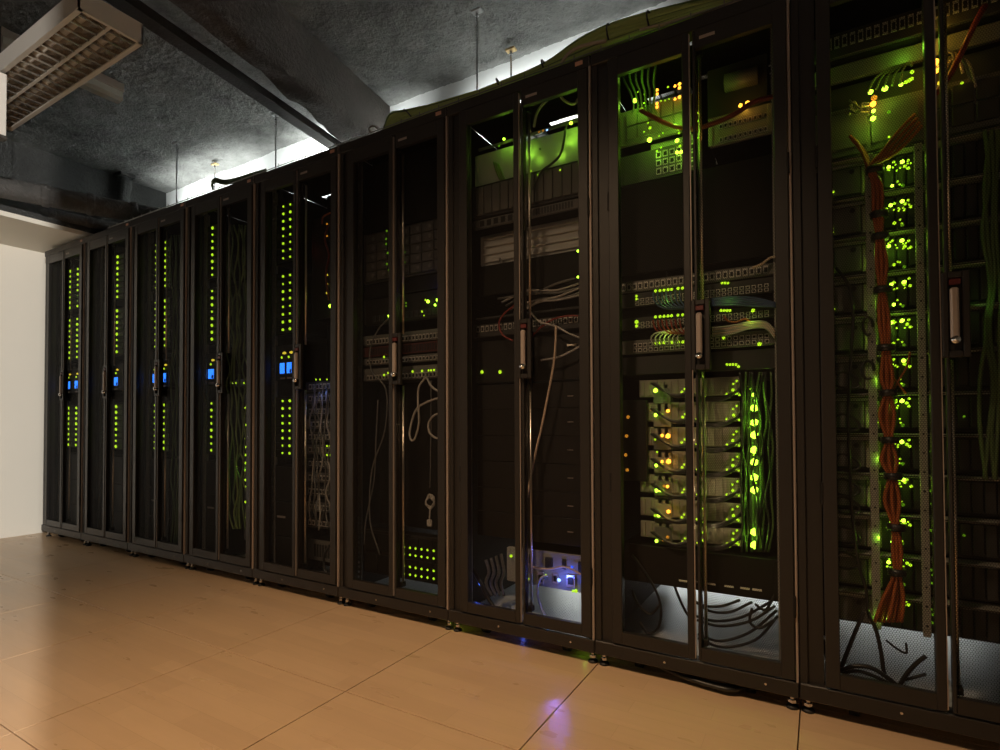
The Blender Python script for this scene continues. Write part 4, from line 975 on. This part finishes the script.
p0b = at(917.5, 155, Y=.10)
MB().box(p0b.x-.009, p0b.x+.009, .090, .097, p1.z, p0.z, .001).build('post', GP, R)
for k in range(26):
    z = p1.z+.03+(p0.z-p1.z-.05)*k/25; MB().tube([(p0b.x, .088, z), (p0b.x, .0905, z)], .0028, 6).build('hole', PORTM, R)
ledr = RACKS[8]
R = empty('status_beacon', at(829, 349, Y=.10), 'single very bright green light at the left of the ninth rack', 'light')
MB().box(at(824, 349, Y=.1).x, at(835, 349, Y=.1).x, .105, .13, zz(829, 356), zz(829, 342), .002).build('body', DGREY, R)
ledpx(R, 830, 349.5, .098, 'G', .0085)
point('green_glow', at(830, 349, Y=.08), .03, (.4, 1, .05))
# orange fibre bundle
R = empty('fibre_bundle', at(880, 620, Y=.07), 'thick bundle of orange fibre cables tied down the middle of the ninth rack', 'cable bundle')
for k in range(7):
    u = (k-3)*1.35; yb = .062+.010*(k % 3)
    top = [(850+k*3, 136+k*2.5, .09), (861+k*2.5, 150+k*2.5, .085)] if k < 3 else [(915+(k-3)*2.2, 114+(k-3)*4, .09), (896+(k-3)*2.4, 134+(k-3)*4, .085), (882+(k-3)*2, 152+(k-3)*2, .08)]
    mid = [(870+u*.6, 167), (877+u, 185), (878+u, 215), (879.5+u*.6, 236), (881.5+u*1.2, 262), (882+u*.6, 290), (884+u*1.2, 320), (886+u*.7, 350), (887+u*1.4, 378), (888+u*.6, 393), (887+u*1.8, 415), (889+u*.6, 440), (889+u*1.9, 460), (892+u*.7, 476), (892+u*1.8, 500), (895+u*.6, 525), (897+u*1.0, 550), (897+u*.8, 575), (893+u*2.6, 600), (888+u*3.2, 622)]
    MB().tube(crom([at(*q[:2], Y=(q[2] if len(q) > 2 else yb)) for q in top+mid], 4), .0050, 6).build('strand', CB_ORANGE, R, True)
for (x, y) in ((875, 170), (879.5, 215), (880, 237), (882.5, 290), (886, 348), (888, 393), (890, 440), (893, 476), (896, 527), (897, 572)):
    p = at(x, y, Y=.067); MB().tube([(p.x, p.y, p.z-.009), (p.x, p.y, p.z+.009)], .0215, 12).build('tie', CB_BLACK, R, True)
cable('orange fibre leaving the bundle to the right in the middle of the ninth rack', P([(892, 392), (899, 380), (907, 366), (910, 352)], .075), .003, CB_ORANGE)
cable('orange fibre dropping from the bundle at mid height of the ninth rack', P([(893, 378), (900, 386), (906, 394)], .075), .003, CB_ORANGE)
cable('dark red cable running diagonally at the upper right of the ninth rack', P([(930, 100), (944, 84), (958, 60), (972, 30), (985, 5)], .08), .008, CB_RED)
cable('long black cord snaking down the left bay of the ninth rack', P([(836, 268), (848, 284), (852, 300), (853, 325), (851, 355), (849, 390), (848, 420), (850, 470), (852, 510), (858, 560), (866, 590), (868, 612)], .075), .0045, CB_BLACK)
for k, (y, rx) in enumerate(((326, 5), (370, 6))):
    cable(f'small black cord ring beside the grey upright, {["upper", "lower"][k]} one, ninth rack', [at(868+rx*math.cos(t_*.6+1), y+9*math.sin(t_*.6+1), Y=.08) for t_ in range(10)], .004, CB_BLACK)
for k, y in enumerate((380, 422, 462, 487, 505, 535, 560)):
    cable(f'black cord loop in the left bay of the ninth rack, {ORD[k]} from the top', P([(832, y-3), (842, y-8), (856, y-2), (859, y+6), (848, y+9), (833, y+5)], .085), .0038, CB_BLACK, 'black cord loops in the ninth rack')
cable('black power cord dropping to the floor plate, left of the pair in the ninth rack', P([(864, 612), (856, 630), (848, 650), (840, 670)], .08), .0058, CB_BLACK)
cable('black power cord dropping to the floor plate, right of the pair in the ninth rack', P([(868, 612), (876, 630), (881, 652), (885, 675), (896, 684)], .08), .0058, CB_BLACK)
cable('upper black cord arching along the floor plate of the ninth rack', P([(824, 640), (828, 660), (838, 670), (855, 666), (872, 668), (888, 678), (898, 686)], .06), .0060, CB_BLACK)
cable('lower black cord arching along the floor plate of the ninth rack', P([(826, 646), (832, 666), (842, 672), (858, 671), (874, 676), (890, 684)], .07), .0050, CB_BLACK)
cable('black cord rising to the right from the floor plate of the ninth rack', P([(899, 686), (908, 672), (918, 662), (926, 656)], .065), .0055, CB_BLACK)
cable('thin black cord low at the right of the ninth rack left door', P([(904, 680), (912, 678), (926, 674)], .075), .004, CB_BLACK)
cable('thin black spur hanging under the lowest card shelf of the ninth rack', P([(886, 640), (896, 648), (906, 653), (906, 643)], .09), .003, CB_BLACK)
R = empty('cable_guard', at(822, 560, Y=.09), 'tall black cable guard at the left edge of the ninth rack', 'channel')
p0 = at(822, 185, Y=.10); p1 = at(822, 633, Y=.10)
MB().box(LX(8)+.028, p0.x+.018, .078, .10, p1.z, p0.z, .003).build('cover', BLACK, R)
for y in (330, 345, 375): MB().box(p0.x-.004, p0.x+.004, .0765, .079, zz(822, y+3), zz(822, y-3)).build('slot', RAILM, R)
for k in range(5):
    cable(f'dark green-lit cord near the right edge of the ninth rack, {ORD[k]} strand', P([(985+k*4+random.uniform(-5, 5), y) for y in (130, 180, 230, 280, 330, 380, 430, 480)], .10), .005, CB_DGREEN, 'cords at the right edge of the ninth rack')
point('green_glow', at(985, 300, Y=.07), .012, (.4, 1, .1))

# ---------------------------------------------------------------- on top of the racks
R = empty('basket_tray', (-4.0, .05, 2.075), 'low wire basket tray running along the tops of the racks', 'cable tray')
for y, z in ((.05, 2.112), (.05, 2.080), (.33, 2.112), (.33, 2.080), (.15, 2.076), (.24, 2.076)):
    MB().tube([(-4.0, y, z), (.58, y, z)], .0025, 6).build('wire', RAILM, R)
wm = None
for k in range(46):
    x = -3.98+k*.1
    if wm is None:
        o = MB().tube([(0, .05, 2.124), (0, .05, 2.076), (0, .33, 2.076), (0, .33, 2.124)], .0022, 5).build('cross_wire', RAILM, R, False, Vector((0, 0, 0))); wm = o.data; o.location = Vector((x, 0, 0))-OFF[R]
    else: inst(wm, 'cross_wire', R, (x, 0, 0))
UP = [(379, 137), (388, 120), (405, 112), (450, 101), (500, 84), (545, 64), (580, 40), (610, 25), (650, 13), (700, 2), (760, -10), (860, -40), (1000, -90)]
LO = [(384, 137), (396, 128), (414, 120), (450, 107), (500, 88), (545, 72), (580, 58), (610, 46), (650, 31), (700, 14), (760, -2), (860, -30), (1000, -80)]
R = empty('cable_bundle', at(450, 108, Y=.2), 'thick bundle of dark green cables along the tops of the right racks', 'cable bundle')
for k in range(12):
    t = k/11; Y = .30-.16*t+.02*math.sin(k*2.4)
    pts = [at(u[0]+(l[0]-u[0])*t, u[1]+(l[1]-u[1])*t+random.uniform(-1.2, 1.2), Y=Y) for u, l in zip(UP, LO)]
    pts[0].z = 2.075
    MB().tube(crom(pts, 5), .0105, 7).build('strand', GREEN_LIT if k % 3 else CB_GREEN, R, True)
for j in (2, 4, 5, 7, 8):
    u, l = UP[j], LO[j]; a_, b2 = at(*u, Y=.29), at(*l, Y=.13)
    c = (a_+b2)/2; n_ = 14; rr2 = (a_-b2).length/2*.80
    ax = (a_-b2).normalized(); by_ = Vector((1, 0, .3)).cross(ax).normalized()
    MB().tube([c+ax*rr2*math.cos(2*math.pi*q/n_)+by_*.03*math.sin(2*math.pi*q/n_) for q in range(n_+1)], .0035, 5).build('tie', CB_BLACK, R)
cable('pinkish beige cable rising from the seventh rack into the green bundle', P([(561, 64), (567, 55), (577, 48), (590, 44), (606, 41)], .10), .006, CB_BEIGE)
cable('straight beige cable lying on the green bundle over the eighth rack', P([(640, 30), (668, 23), (700, 13), (735, 3), (770, -8)], .09), .005, CB_BEIGE)
cable('small grey cable bow over the tray of the fifth rack from white wall', P([(372, 134), (369, 129), (373, 126), (378, 129), (379, 135)], .12), .005, CB_GREY)
R = empty('cable_bundle', at(214, 186, Y=.2), 'small bundle of dark green cables humped over the fourth rack from white wall', 'cable bundle')
for k in range(5):
    MB().tube(crom([at(x, y-k*.9, Y=.13+.02*k) for x, y in ((213, 190), (212, 185), (216, 182), (224, 184), (238, 181.5), (252, 177), (266, 173))], 5), .0055, 7).build('strand', CB_DGREEN, R, True)
